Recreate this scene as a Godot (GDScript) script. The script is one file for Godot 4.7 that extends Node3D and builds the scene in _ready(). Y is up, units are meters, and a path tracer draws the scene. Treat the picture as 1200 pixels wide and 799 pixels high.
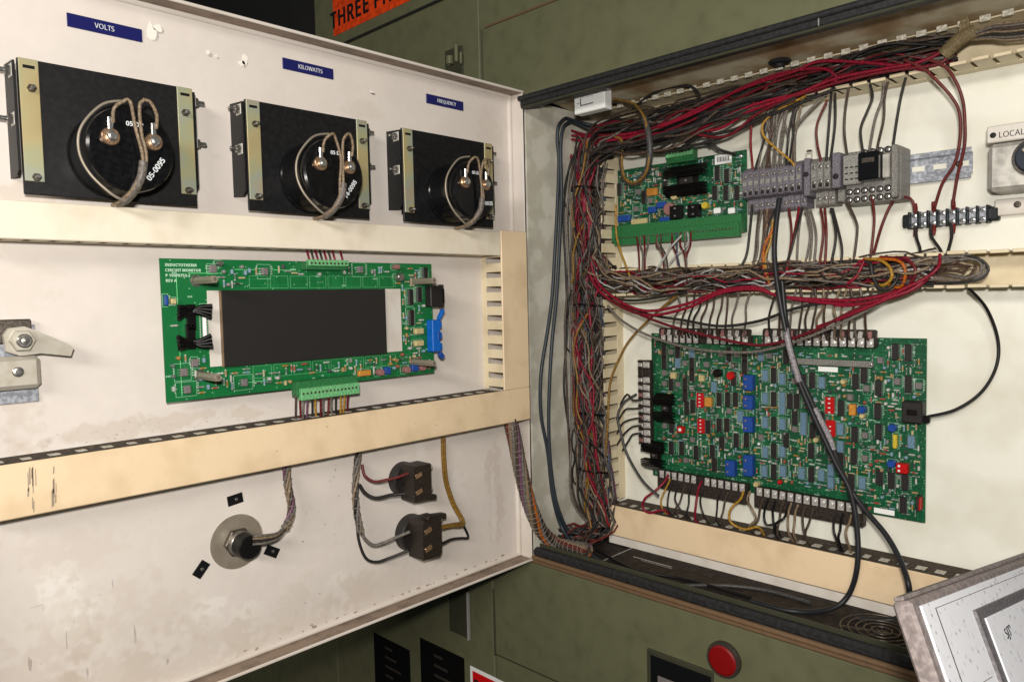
extends Node3D
# An opened control cabinet: the door (x = 0, running towards +z) and the cabinet opening (z = 0, running towards +x) meet at the hinge, y = 0 at the foot of the door.
# Door things are built in a frame turned by 90 degrees: local x runs along the door towards the hinge, local z out of its inner face.

const DOOR_X := -0.024      # inner face of the door skin
const PANEL_Z := -0.16      # mounting panel inside the cabinet
const DOOR_TURN := PI / 2

const BOARD_BIG := [
	["sink", -154.0, -2.3, 32.1, 36.5],
	["sink", -173.6, -72.8, 35.9, 36.7],
	["dipred", -100.4, 12.8, 13.0, 20.2],
	["capsq_orange", -87.4, 11.5, 10.3, 13.2],
	["dipred", -99.4, -22.7, 11.6, 40.3],
	["pot_red", -130.5, -30.8, 12.3, 9.6],
	["capsq_tan", -142.1, 44.7, 8.3, 9.2],
	["capsq_tan", -97.5, 43.6, 7.8, 8.9],
	["capround_black", -73.0, 52.1, 11.3, 9.8],
	["capround_red", -53.0, 49.7, 11.0, 9.6],
	["capround_grey", -49.3, 63.5, 7.3, 6.5],
	["block_blue", -27.6, 42.2, 13.0, 19.4],
	["block_blue", -27.7, 16.4, 13.1, 18.1],
	["block_blue", -27.9, -12.9, 13.0, 20.1],
	["block_blue", -53.8, -74.5, 13.5, 21.2],
	["block_blue", -28.1, -67.3, 13.0, 27.7],
	["conn50", 80.3, 72.9, 90.8, 5.2],
	["sticker", 72.6, 64.2, 23.5, 6.1],
	["dipred", 75.8, 20.7, 12.3, 21.9],
	["dipred", 77.0, -7.4, 10.2, 10.4],
	["capsq_orange", 102.9, 17.8, 7.9, 13.6],
	["capround_blue", 113.5, 18.8, 9.7, 8.2],
	["plug", 170.5, 22.0, 21.2, 24.2],
	["capround_blue", 147.4, 1.1, 9.2, 7.9],
	["capround_blue", 146.8, -40.6, 9.2, 7.6],
	["capsq_yellow", 150.2, -14.4, 4.7, 16.2],
	["block_red", 158.6, -43.9, 11.8, 11.1],
	["led_red", 12.5, -83.7, 6.7, 5.5],
	["sticker", 137.8, -99.1, 22.4, 2.9],
	["regulator", 175.7, -81.3, 4.5, 16.8],
	["capsq_white", -15.0, -37.5, 3.5, 2.9],
	["dipblue", 16.1, 49.3, 10.0, 14.6],
	["dipblue", 16.1, 25.4, 10.0, 14.5],
	["dipblue", 16.1, 11.2, 10.0, 14.4],
	["dipblue", 16.1, -8.4, 10.1, 14.3],
	["dipblue", -6.6, 52.3, 10.3, 14.9],
	["dipblue", -6.6, 22.5, 10.4, 14.7],
	["dipblue", -6.7, -8.6, 10.4, 14.5],
	["dipblue", -6.8, -47.6, 10.4, 14.3],
	["dipblue", 16.0, -43.6, 10.0, 14.1],
	["dipblue", -8.1, -72.4, 10.4, 14.2],
	["dipblue", 17.1, -68.7, 10.1, 14.0],
	["dipblue", 41.3, -68.3, 9.8, 13.7],
	["dipblue", 65.7, -66.8, 9.4, 13.4],
	["dipblue", 43.4, -12.1, 9.7, 14.0],
	["dipblue", 114.0, -68.8, 8.8, 12.9],
	["dipblue", 88.2, -7.3, 9.1, 13.5],
	["dipblue", -41.1, -4.0, 10.9, 14.9],
	["dip", 4.9, 53.1, 9.0, 15.9],
	["dip", 4.8, 22.3, 9.1, 15.8],
	["dip", 4.7, -9.6, 9.1, 15.6],
	["dip", 4.6, -43.9, 9.1, 15.4],
	["dip", 4.6, -71.7, 9.1, 15.3],
	["dip", 54.1, 49.4, 8.4, 15.3],
	["dip", 53.2, -67.7, 8.5, 14.8],
	["dip", 53.0, -37.7, 8.5, 15.0],
	["dip", 105.7, 51.6, 7.8, 14.7],
	["dip", 104.9, -11.6, 7.9, 14.4],
	["dip", 104.1, -38.3, 7.9, 14.3],
	["dip", 101.2, -68.7, 7.9, 14.3],
	["dip", 131.4, 45.3, 7.5, 14.4],
	["dip", 130.7, 18.4, 7.6, 14.3],
	["dip", 131.8, -5.6, 7.5, 14.2],
	["dip", 149.5, 88.5, 7.3, 14.3],
	["dip", 163.0, 88.0, 7.2, 14.3],
	["dip", 163.3, 52.3, 7.2, 14.0],
	["dip", 146.0, -60.6, 7.4, 13.8],
	["dip", 160.5, -60.3, 7.3, 13.7],
	["dip", 158.9, -87.3, 7.3, 13.6],
	["dip", -147.5, -59.7, 11.1, 17.1],
	["dip", -130.7, -57.6, 10.8, 16.9],
	["dip", -107.7, -60.7, 10.6, 16.7],
	["dip", -82.7, -56.2, 10.2, 16.3],
	["dip", -47.4, -36.8, 9.7, 16.1],
	["dip", -32.8, -35.0, 9.5, 15.9],
	["dip", -72.0, 16.2, 10.1, 16.6],
	["dip", -59.4, 17.3, 9.8, 16.5],
	["dip", -48.3, 18.1, 9.7, 16.4],
	["dip", -72.2, -18.7, 10.0, 16.4],
	["dip", -60.9, -17.5, 9.9, 16.3],
	["dip", -50.6, 45.3, 9.7, 16.5],
	["dip", -89.0, -22.8, 10.3, 16.6],
	["dip", -112.4, 3.5, 10.5, 17.0],
	["dip", -122.0, 0.3, 10.7, 17.1],
	["dip", 89.0, 18.7, 8.1, 14.8],
	["dip", 26.1, 21.9, 8.8, 15.5],
	["dip", 115.3, 59.3, 7.7, 14.6],
	["dip", 34.8, 22.5, 8.7, 15.4],
	["dipgrey", 173.8, 51.1, 7.1, 13.0],
	["dipgrey", 118.2, 44.3, 7.7, 13.5],
	["dipgrey", 151.6, 54.5, 7.3, 13.2],
	["dipgrey", 116.6, -11.3, 7.8, 13.4],
	["dipgrey", 116.8, -38.7, 7.7, 13.2],
	["capround_tan", 114.6, 11.8, 5.8, 4.5],
	["capround_tan", -17.5, -90.8, 7.0, 4.5],
	["capround_tan", 60.5, -23.0, 6.3, 4.6],
	["capround_tan", 92.9, 50.8, 5.9, 4.8],
]
const BOARD_DOOR := [
	["sinkd", -141.4, 16.6, 37.6, 18.9],
	["sinkd", -142.7, -11.0, 37.8, 18.4],
	["capsq_tan", -153.9, 27.4, 5.2, 5.7],
	["capsq_blue", -160.1, 28.4, 2.6, 9.6],
	["post", -129.8, 46.7, 0.8, 0.9],
	["post", -130.8, -44.5, 0.8, 0.9],
	["post", 132.8, 45.8, 1.3, 1.1],
	["post", 129.1, -51.4, 1.3, 1.1],
	["conn_up", 7.3, 62.4, 50.3, 10.4],
	["conn_low", 3.5, -67.3, 75.7, 20.7],
	["plugd", 160.2, 27.7, 20.9, 25.6],
	["ribbon", 158.4, -21.0, 17.0, 56.0],
	["capsq_white", -125.1, 6.3, 3.4, 34.8],
	["dipgrey", -114.2, 58.3, 8.1, 7.3],
	["dipgrey", -60.1, 56.3, 12.5, 12.1],
	["dipgrey", 56.2, 59.3, 15.6, 13.4],
	["dipgrey", -146.8, -39.9, 13.8, 14.2],
	["dipgrey", -144.3, -56.5, 17.2, 11.7],
	["dipgrey", -87.2, -55.5, 17.4, 12.9],
	["dipgrey", -135.9, -31.7, 4.5, 8.5],
	["dip", 126.9, 27.2, 9.6, 18.7],
	["dip", 140.1, 30.2, 8.6, 16.7],
	["dip", 127.3, 2.5, 9.5, 23.0],
	["capsq_tan", 137.1, -14.4, 13.0, 6.9],
	["capsq_tan", 136.6, -29.0, 12.9, 7.0],
	["capsq_orange", 56.1, -58.5, 16.1, 6.3],
	["capround_rose", 77.3, -59.5, 8.1, 7.7],
	["capsq_blue", 88.2, -58.4, 8.3, 8.7],
	["capround_rose", 115.9, -59.7, 8.7, 8.0],
	["capsq_blue", 128.8, -58.7, 10.2, 8.2],
	["capround_rose", 139.4, -58.5, 9.0, 8.1],
	["capround_grey", -108.1, 63.4, 4.9, 4.9],
	["capround_rose", 105.4, 62.9, 6.0, 5.0],
	["capround_grey", 109.9, 50.8, 9.8, 7.0],
	["dip", 150.3, 54.1, 9.0, 8.3],
]
const BOARD_SMALL := [
	["sink", 17.6, 22.8, 65.8, 35.9],
	["sinkb", 0.4, -18.5, 20.2, 20.7],
	["sinkb", 28.4, -19.0, 19.4, 19.1],
	["conn_low", -2.8, -41.4, 206.2, 29.3],
	["conn_up", 10.4, 55.9, 42.5, 20.1],
	["sticker", 69.4, 45.1, 24.5, 12.4],
	["dip", 75.5, 22.1, 7.2, 18.7],
	["dip", 62.0, 27.1, 11.1, 17.1],
	["dip", 58.1, 1.9, 7.4, 17.7],
	["dip", 74.2, 0.0, 7.3, 17.5],
	["dip", 89.9, -1.8, 7.0, 17.3],
	["dip", -54.1, 8.4, 8.1, 42.1],
	["dip", -97.2, 24.3, 8.9, 17.3],
	["dip", -18.4, 17.5, 8.1, 19.9],
	["capsq_orange", -39.6, 14.1, 17.0, 10.3],
	["capsq_blue", -88.8, -18.9, 21.2, 9.3],
	["capsq_blue", -24.3, -5.6, 13.9, 8.5],
	["capsq_blue", -39.9, -11.1, 12.8, 8.5],
	["capround_rose", -10.4, -12.9, 9.4, 17.5],
	["capsq_tan", -62.0, -26.1, 26.4, 8.4],
	["dipgrey", -64.2, 16.8, 11.6, 13.5],
	["dipgrey", -44.0, 2.5, 11.4, 13.2],
	["capround_yellow", 45.2, -13.8, 6.3, 9.7],
	["capround_tan", -2.0, 3.9, 9.4, 10.4],
	["capsq_blue", -18.9, -26.3, 16.6, 6.2],
	["dipgrey", -69.0, -7.1, 11.6, 15.8],
	["capsq_white", 61.7, -22.2, 9.9, 7.7],
	["capsq_white", 82.5, -24.2, 9.7, 7.6],
]
# wire runs: colour, radius in mm, then x, y, z of each bend in tenths of a millimetre
const RUNS := {
	"drop_terminal": [
		["red", 1.1, [3163, 6298, -1050, 2941, 6118, -1020, 2875, 6029, -1020, 2837, 5815, -1050, 2800, 5591, -1100, 2782, 5352, -1180, 2782, 5222, -1200]],
		["dark", 1.0, [3114, 6067, -1100, 3004, 5873, -1085, 2979, 5624, -1101, 2836, 5301, -1160, 2836, 5171, -1180]],
		["grey", 1.0, [3067, 6081, -1100, 3046, 5865, -1086, 2967, 5626, -1103, 2873, 5299, -1160, 2873, 5169, -1180]],
		["grey", 1.0, [3138, 6071, -1100, 3040, 5858, -1033, 3080, 5600, -1047, 2909, 5297, -1160, 2909, 5167, -1180]],
		["grey", 1.0, [3200, 6063, -1100, 3126, 5845, -1050, 3086, 5607, -1105, 2946, 5295, -1160, 2946, 5165, -1180]],
		["brown", 1.0, [3173, 6072, -1100, 3085, 5857, -1078, 3081, 5598, -1028, 2982, 5293, -1160, 2982, 5163, -1180]],
		["brown", 1.0, [3186, 6074, -1100, 3170, 5840, -1071, 3084, 5598, -1039, 3018, 5291, -1160, 3018, 5161, -1180]],
		["grey", 1.0, [3211, 6073, -1100, 3174, 5832, -1022, 3132, 5596, -1079, 3053, 5289, -1160, 3053, 5159, -1180]],
		["grey", 1.0, [3311, 6058, -1100, 3201, 5834, -1065, 3157, 5586, -1032, 3089, 5287, -1160, 3089, 5157, -1180]],
		["grey", 1.0, [3310, 6062, -1100, 3276, 5810, -1002, 3223, 5582, -1081, 3124, 5285, -1160, 3124, 5155, -1180]],
		["grey", 1.0, [3300, 6068, -1100, 3284, 5811, -1014, 3201, 5582, -1061, 3159, 5283, -1160, 3159, 5153, -1180]],
		["grey", 1.0, [3398, 6053, -1100, 3260, 5818, -1034, 3312, 5560, -1028, 3194, 5281, -1160, 3194, 5151, -1180]],
		["dark", 1.0, [3403, 6056, -1100, 3351, 5801, -1032, 3308, 5560, -1026, 3229, 5279, -1160, 3229, 5149, -1180]],
		["dark", 1.0, [3413, 6058, -1100, 3363, 5807, -1084, 3354, 5555, -1045, 3263, 5277, -1160, 3263, 5147, -1180]],
		["umber", 1.0, [3469, 6051, -1100, 3357, 5803, -1051, 3353, 5564, -1108, 3298, 5275, -1160, 3298, 5145, -1180]],
		["tan", 1.0, [3458, 6057, -1100, 3428, 5789, -1041, 3348, 5561, -1081, 3332, 5273, -1160, 3332, 5143, -1180]],
		["yellow", 1.1, [3511, 6018, -1050, 3176, 5901, -1020, 3009, 5778, -1000, 3025, 5623, -1000, 3175, 5451, -1020, 3320, 5273, -1140, 3320, 5143, -1160]],
		["grey", 1.1, [3736, 6011, -1100, 3491, 5788, -1050, 3390, 5639, -1050, 3336, 5292, -1150, 3336, 5162, -1170]],
		["rust", 1.1, [3736, 5934, -1100, 3636, 5676, -1060, 3628, 5457, -1080, 3640, 5278, -1150, 3640, 5148, -1170]],
		["dark", 1.1, [3784, 6049, -1100, 3781, 5756, -1060, 3708, 5268, -1150, 3708, 5138, -1170]],
		["dark", 1.1, [3822, 5993, -1100, 3839, 5641, -1060, 3757, 5262, -1150, 3757, 5132, -1170]],
		["umber", 1.1, [3973, 6019, -1100, 3951, 5762, -1060, 3939, 5530, -1070, 3938, 5303, -1150, 3938, 5173, -1170]],
		["dark", 1.1, [4200, 6008, -1100, 4241, 5855, -1060, 4188, 5718, -1060, 4110, 5530, -1080, 4114, 5276, -1150, 4114, 5146, -1170]],
		["grey", 1.1, [4341, 5997, -1100, 4347, 5834, -1060, 4269, 5611, -1060, 4178, 5267, -1150, 4178, 5137, -1170]],
		["umber", 1.1, [4385, 5997, -1100, 4364, 5830, -1060, 4357, 5595, -1060, 4267, 5328, -1150, 4267, 5198, -1170]],
		["dark", 1.1, [4564, 6003, -1100, 4519, 5746, -1060, 4426, 5303, -1150, 4426, 5173, -1170]],
	],
	"barrier": [
		["rust", 1.2, [4569, 6172, -1020, 4751, 6043, -1020, 4896, 5872, -1020, 5015, 5698, -1050, 5074, 5541, -1100, 5072, 5307, -1150, 5016, 5060, -1200, 4886, 4861, -1250, 4797, 4624, -1320]],
		["rust", 1.2, [4814, 6115, -1020, 4957, 6013, -1020, 5051, 5856, -1020, 5107, 5680, -1050, 5120, 5507, -1100, 5112, 5214, -1150, 5029, 4932, -1250, 4968, 4625, -1320]],
		["rust", 1.2, [4228, 4072, -1100, 4268, 4475, -1300, 4377, 4732, -1320, 4514, 4762, -1300, 4583, 4709, -1300, 4598, 4589, -1340]],
		["dark", 1.2, [4600, 4441, -1340, 4629, 4297, -1300, 4692, 4161, -1200, 4711, 3966, -1050, 4637, 3796, -1020]],
		["dark", 1.2, [4760, 4446, -1340, 4772, 4315, -1300, 4898, 4131, -1200, 4922, 3992, -1050, 4761, 3828, -1020]],
		["dark", 1.2, [4949, 4448, -1340, 4968, 4309, -1300, 4965, 4218, -1250, 4959, 4090, -1150]],
	],
	"drop_mid": [
		["dark", 1.2, [2780, 4847, -1180, 2784, 4504, -1100, 2751, 4187, -1050, 2593, 3960, -1020, 2327, 3827, -1050]],
		["umber", 1.0, [2869, 4775, -1180, 2889, 4516, -1080, 2881, 4222, -1040, 2812, 3952, -1050]],
		["grey", 1.0, [2904, 4774, -1180, 2909, 4514, -1080, 2906, 4221, -1040, 2773, 3954, -1050]],
		["brown", 1.0, [2939, 4774, -1180, 2977, 4509, -1080, 2971, 4217, -1040, 2815, 3952, -1050]],
		["tan", 1.0, [2974, 4773, -1180, 3013, 4506, -1080, 2978, 4217, -1040, 2871, 3950, -1050]],
		["brown", 1.0, [3008, 4773, -1180, 2984, 4508, -1080, 2957, 4218, -1040, 2892, 3949, -1050]],
		["brown", 1.0, [3043, 4773, -1180, 3000, 4507, -1080, 3038, 4213, -1040, 2927, 3948, -1050]],
		["dark", 1.0, [3077, 4772, -1180, 3024, 4505, -1080, 3025, 4214, -1040, 2993, 3946, -1050]],
		["grey", 1.0, [3111, 4772, -1180, 3069, 4502, -1080, 3023, 4214, -1040, 3097, 3942, -1050]],
		["orange", 1.2, [3149, 4576, -1050, 3064, 4396, -1000, 3010, 4235, -1000, 3020, 4027, -1000, 3097, 3818, -1020]],
		["yellow", 1.1, [3106, 4620, -1050, 3087, 4354, -1020, 3031, 4161, -1000, 3064, 3881, -1020]],
		["rust", 1.1, [3249, 4758, -1180, 3329, 4450, -1070, 3311, 4178, -1040, 3226, 3897, -1040]],
		["red", 1.1, [3375, 4756, -1180, 3369, 4426, -1050, 3309, 4117, -1020, 3269, 3916, -1040]],
		["dark", 1.1, [3416, 4752, -1180, 3398, 4453, -1030, 3339, 4195, -1000, 3184, 3877, -1040]],
		["grey", 1.0, [3438, 4721, -1200, 3541, 4406, -1100, 3460, 3990, -1100]],
		["grey", 1.0, [3469, 4718, -1200, 3561, 4404, -1100, 3521, 3987, -1100]],
		["grey", 1.0, [3500, 4715, -1200, 3611, 4401, -1100, 3572, 3985, -1100]],
		["grey", 1.0, [3397, 4725, -1200, 3399, 4416, -1100, 3378, 3993, -1100]],
		["rust", 1.1, [3628, 4721, -1180, 3703, 4432, -1080, 3650, 4022, -1080]],
		["rust", 1.1, [3678, 4716, -1180, 3737, 4400, -1080, 3719, 4019, -1080]],
		["dark", 1.1, [3747, 4709, -1180, 3844, 4373, -1080, 3777, 4016, -1080]],
		["dark", 1.1, [3766, 4707, -1180, 3911, 4242, -1080, 3883, 4011, -1080]],
		["umber", 1.1, [3920, 4789, -1180, 4052, 4540, -1100, 4071, 4405, -1100, 4026, 4025, -1100]],
		["rust", 1.1, [4197, 4797, -1180, 4253, 4522, -1100, 4210, 4054, -1100]],
	],
	"board_drop": [
		["maroon", 1.0, [952, 4601, -1300, 1018, 4465, -1240, 1094, 4302, -1150, 1172, 3944, -1050]],
		["grey", 1.0, [1025, 4601, -1300, 1062, 4462, -1240, 1162, 4298, -1150, 1200, 3921, -1050]],
		["maroon", 1.0, [1083, 4602, -1300, 1132, 4458, -1240, 1193, 4296, -1150, 1258, 3978, -1050]],
		["grey", 1.0, [1155, 4602, -1300, 1187, 4454, -1240, 1200, 4296, -1150, 1215, 3979, -1050]],
		["maroon", 1.0, [1311, 4604, -1300, 1330, 4445, -1240, 1492, 4280, -1150, 1561, 3963, -1050]],
		["umber", 1.0, [1380, 4605, -1300, 1395, 4441, -1240, 1536, 4278, -1150, 1642, 3995, -1050]],
		["maroon", 1.0, [1545, 4606, -1300, 1584, 4428, -1240, 1705, 4268, -1150, 1825, 3902, -1050]],
		["bluegrey", 1.0, [1612, 4607, -1300, 1654, 4424, -1240, 1714, 4268, -1150, 1852, 3977, -1050]],
		["maroon", 1.0, [1679, 4607, -1300, 1708, 4420, -1240, 1830, 4261, -1150, 1928, 3898, -1050]],
		["grey", 1.0, [1746, 4608, -1300, 1785, 4415, -1240, 1850, 4260, -1150, 1929, 3984, -1050]],
		["white", 1.0, [1785, 4608, -1300, 1819, 4413, -1240, 1687, 4269, -1150, 1479, 3961, -1050]],
		["maroon", 1.0, [1838, 4609, -1300, 1862, 4410, -1240, 1857, 4260, -1150, 1903, 3920, -1050]],
		["grey", 1.0, [1297, 4604, -1300, 1347, 4444, -1240, 1485, 4280, -1150, 1641, 3934, -1050]],
		["white", 1.1, [1729, 4546, -1240, 1610, 4389, -1150, 1564, 4239, -1050, 1459, 4070, -1000]],
		["yellow", 1.1, [746, 5048, -1100, 768, 4585, -1080, 952, 4163, -1040, 1134, 3799, -1020]],
	],
	"mid_to_board": [
		["grey", 1.0, [1748, 3831, -1050, 1803, 3601, -1070, 1673, 3416, -1120, 1569, 3209, -1280, 1569, 3149, -1340]],
		["brown", 1.0, [1912, 3827, -1050, 1902, 3600, -1070, 1797, 3416, -1120, 1677, 3211, -1280, 1677, 3151, -1340]],
		["dark", 1.0, [2040, 3824, -1050, 1998, 3599, -1070, 1897, 3417, -1120, 1783, 3212, -1280, 1783, 3152, -1340]],
		["dark", 1.0, [2100, 3822, -1050, 2105, 3598, -1070, 1973, 3417, -1120, 1888, 3214, -1280, 1888, 3154, -1340]],
		["brown", 1.0, [2213, 3819, -1050, 2201, 3598, -1070, 2086, 3417, -1120, 2005, 3216, -1280, 2005, 3156, -1340]],
		["brown", 1.0, [2318, 3817, -1050, 2300, 3597, -1070, 2218, 3418, -1120, 2106, 3218, -1280, 2106, 3158, -1340]],
		["brown", 1.0, [2442, 3814, -1050, 2413, 3596, -1070, 2327, 3418, -1120, 2219, 3220, -1280, 2219, 3160, -1340]],
		["brown", 1.0, [2511, 3812, -1050, 2493, 3595, -1070, 2447, 3419, -1120, 2343, 3222, -1280, 2343, 3162, -1340]],
		["grey", 1.0, [2675, 3808, -1050, 2608, 3594, -1070, 2527, 3419, -1120, 2464, 3224, -1280, 2464, 3164, -1340]],
		["grey", 1.0, [2825, 3804, -1050, 2744, 3593, -1070, 2719, 3420, -1120, 2607, 3227, -1280, 2607, 3167, -1340]],
		["dark", 1.0, [3165, 3796, -1050, 3080, 3590, -1070, 3019, 3421, -1120, 2962, 3212, -1280, 2962, 3152, -1340]],
		["brown", 1.0, [3246, 3794, -1050, 3195, 3589, -1070, 3156, 3422, -1120, 3084, 3214, -1280, 3084, 3154, -1340]],
		["grey", 1.0, [3398, 3790, -1050, 3337, 3588, -1070, 3295, 3422, -1120, 3214, 3216, -1280, 3214, 3156, -1340]],
		["umber", 1.0, [3447, 3789, -1050, 3459, 3586, -1070, 3415, 3423, -1120, 3321, 3218, -1280, 3321, 3158, -1340]],
		["umber", 1.0, [3595, 3785, -1050, 3542, 3586, -1070, 3473, 3423, -1120, 3426, 3220, -1280, 3426, 3160, -1340]],
		["umber", 1.0, [3616, 3785, -1050, 3624, 3585, -1070, 3572, 3423, -1120, 3478, 3221, -1280, 3478, 3161, -1340]],
		["tan", 1.0, [3714, 3782, -1050, 3708, 3584, -1070, 3609, 3423, -1120, 3570, 3223, -1280, 3570, 3163, -1340]],
		["brown", 1.0, [3772, 3781, -1050, 3726, 3584, -1070, 3693, 3424, -1120, 3651, 3225, -1280, 3651, 3165, -1340]],
		["tan", 1.0, [3910, 3777, -1050, 3825, 3583, -1070, 3831, 3424, -1120, 3751, 3227, -1280, 3751, 3167, -1340]],
		["tan", 1.0, [3976, 3776, -1050, 3921, 3582, -1070, 3892, 3424, -1120, 3830, 3228, -1280, 3830, 3168, -1340]],
		["brown", 1.0, [4019, 3775, -1050, 4048, 3581, -1070, 3987, 3425, -1120, 3917, 3230, -1280, 3917, 3170, -1340]],
		["grey", 1.0, [4125, 3772, -1050, 4134, 3580, -1070, 4046, 3425, -1120, 3994, 3231, -1280, 3994, 3171, -1340]],
		["brown", 1.0, [4262, 3769, -1050, 4187, 3580, -1070, 4156, 3426, -1120, 4116, 3234, -1280, 4116, 3174, -1340]],
	],
	"red_loop": [
		["crimson", 1.5, [849, 6239, -1150, 447, 6204, -1080, 270, 5980, -1020, 288, 5333, -980, 294, 4465, -950, 418, 3988, -940, 765, 3686, -920, 1352, 3481, -900, 1964, 3559, -900, 2493, 3760, -920, 2939, 3792, -940, 3188, 3714, -960, 3591, 3637, -980, 4163, 3601, -980, 4635, 3723, -1000, 4842, 3897, -1050]],
		["crimson", 1.5, [849, 6239, -1150, 524, 6190, -1080, 349, 5968, -1020, 367, 5324, -980, 373, 4460, -950, 496, 3986, -940, 840, 3716, -920, 1353, 3539, -900, 1965, 3615, -900, 2493, 3786, -920, 2939, 3818, -940, 3188, 3714, -960, 3591, 3662, -980, 4162, 3649, -980, 4635, 3769, -1000, 4842, 3897, -1050]],
		["maroon", 1.4, [780, 3687, -900, 1365, 3458, -880, 1948, 3291, -880, 2767, 3131, -920, 3143, 3130, -940, 3658, 3302, -940, 4124, 3545, -960, 4718, 3776, -1000]],
		["crimson", 1.3, [699, 6146, -1150, 343, 6071, -1050, 155, 5823, -1000, 281, 4961, -940, 211, 3970, -920, 127, 3087, -920, 237, 2205, -900, 331, 1324, -900, 460, 557, -1000]],
		["crimson", 1.3, [846, 6026, -1150, 497, 5985, -1050, 360, 5719, -1000, 401, 4705, -960, 339, 3966, -920, 415, 3095, -920, 384, 2343, -900, 474, 1340, -920, 589, 708, -1000]],
		["crimson", 1.3, [187, 4347, -960, 56, 3594, -940, 132, 2580, -900, 239, 1568, -900, 524, 620, -1000]],
	],
	"grey_loop": [
		["grey", 1.3, [688, 3614, -940, 938, 3408, -920, 1403, 3202, -900, 2060, 3047, -900, 2766, 3015, -920, 3154, 3078, -940, 3558, 3211, -940, 4079, 3450, -960, 4416, 3654, -1020]],
		["dark", 1.4, [898, 3647, -980, 1340, 3489, -1000, 1876, 3410, -1000, 2435, 3336, -1000, 2952, 3404, -1000, 3380, 3548, -1000, 3780, 3624, -1000, 4416, 3700, -1020, 4745, 3775, -1050]],
		["dark", 1.3, [461, 3776, -1000, 1060, 3681, -1000, 1750, 3751, -1000, 2246, 3852, -1020, 2710, 4020, -1040]],
	],
	"yellow_long": [
		["ochre", 1.3, [1790, 3750, -1040, 1413, 3510, -1100, 946, 3143, -1150, 731, 2841, -1150, 593, 2463, -1100, 572, 1837, -1050, 479, 1063, -1050, 316, 377, -1100]],
	],
	"top_red": [
		["crimson", 1.4, [325, 4837, -1000, 117, 5542, -1000, -117, 6079, -1020, -130, 6248, -1040, 336, 6092, -1020, 1025, 5987, -1000, 1658, 6012, -980, 2299, 6141, -960, 2873, 6253, -960, 3390, 6303, -980, 3679, 6357, -1000, 4137, 6246, -1020, 4564, 6107, -1040, 4767, 6028, -1050]],
		["crimson", 1.4, [289, 4591, -1000, 47, 5363, -1000, -155, 5921, -1020, -84, 6089, -1040, 489, 5970, -1020, 1166, 5928, -1000, 1914, 5880, -980, 2417, 5818, -1000, 2851, 5959, -1000, 3390, 6031, -980, 3870, 6126, -1000, 4401, 6122, -1020, 4728, 6122, -1040, 4979, 6203, -1050, 5055, 6252, -1050]],
		["crimson", 1.4, [370, 4710, -1020, 162, 5414, -1020, -53, 5981, -1020, -17, 6141, -1040, 791, 5957, -1020, 1444, 5974, -1000, 2177, 6079, -960, 2762, 6246, -960, 3237, 6318, -980, 3679, 6281, -1000, 3841, 6188, -1000, 3862, 6103, -1020, 3622, 6048, -1020, 3069, 6039, -1000, 2627, 5980, -1000, 2078, 5836, -1020, 1917, 5730, -1100]],
		["maroon", 1.4, [1375, 5917, -1000, 1926, 5853, -960, 2520, 5703, -980, 2971, 5913, -980, 3491, 6030, -980, 4054, 6085, -1000, 4486, 6085, -1020, 4889, 6059, -1040, 5002, 6163, -1050]],
		["maroon", 1.3, [488, 5897, -1020, 1023, 5859, -1000, 1775, 5939, -1000, 2628, 6125, -1000, 3270, 6259, -1020, 4039, 6245, -1040, 4391, 6184, -1050]],
	],
	"top_dark": [
		["dark", 1.5, [806, 5934, -1040, 1164, 5744, -1000, 1640, 5649, -1000, 2089, 5668, -1000, 2510, 5708, -1000, 2961, 5837, -1000, 3474, 5943, -1020, 3851, 6026, -1050]],
		["dark", 1.5, [1903, 5688, -1100, 2244, 5672, -1050, 2396, 5569, -1100, 2490, 5525, -1300]],
		["dark", 1.6, [1032, 6339, -1100, 1466, 6492, -1080, 1860, 6488, -1080, 2061, 6381, -1080, 2150, 6152, -1050, 2221, 5870, -1050, 2252, 5634, -1100]],
		["dark", 1.5, [1839, 5698, -1100, 2022, 5740, -1050, 2122, 5778, -1050, 2615, 5777, -1020, 3256, 5941, -1050]],
		["umber", 1.5, [1789, 5666, -1140, 1916, 5708, -1100, 2061, 5810, -1050, 2500, 5923, -1020, 3257, 6070, -1050]],
	],
	"conduit": [
		["greycable", 4.2, [1411, 6126, -850, 1509, 5901, -800, 1532, 5641, -800, 1441, 5412, -850, 1283, 5326, -920]],
	],
	"conduit_core": [
		["ochre", 1.2, [889, 6474, -900, 1068, 6407, -850, 1284, 6314, -820, 1445, 6112, -800, 1509, 5898, -780, 1531, 5616, -780, 1447, 5375, -820, 1212, 5287, -900, 1029, 5371, -940, 961, 5594, -960, 951, 5902, -980, 792, 5990, -1000]],
		["umber", 1.2, [859, 6433, -900, 1096, 6378, -850, 1338, 6236, -820, 1457, 6024, -820, 1520, 5734, -820, 1434, 5380, -860, 1240, 5260, -900, 1000, 5342, -960, 917, 5602, -980, 894, 5914, -1000]],
	],
	"board_to_bottom": [
		["crimson", 1.3, [1410, 1206, -1350, 1410, 1116, -1260, 1294, 969, -1150, 1175, 862, -1100, 1143, 727, -1100, 1248, 671, -1100, 1477, 745, -1130, 1477, 590, -1330]],
		["yellow", 1.0, [1446, 1147, -1350, 1446, 1057, -1260, 1417, 883, -1150, 1439, 749, -1150, 1439, 590, -1330]],
		["dark", 1.0, [1500, 1135, -1350, 1500, 1045, -1260, 1526, 902, -1150, 1532, 755, -1150, 1532, 590, -1330]],
		["dark", 1.0, [1596, 1108, -1350, 1596, 1018, -1260, 1646, 902, -1150, 1774, 748, -1150, 1774, 590, -1330]],
		["umber", 1.0, [1698, 1104, -1350, 1698, 1014, -1260, 1717, 894, -1150, 1633, 753, -1150, 1633, 590, -1330]],
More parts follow.
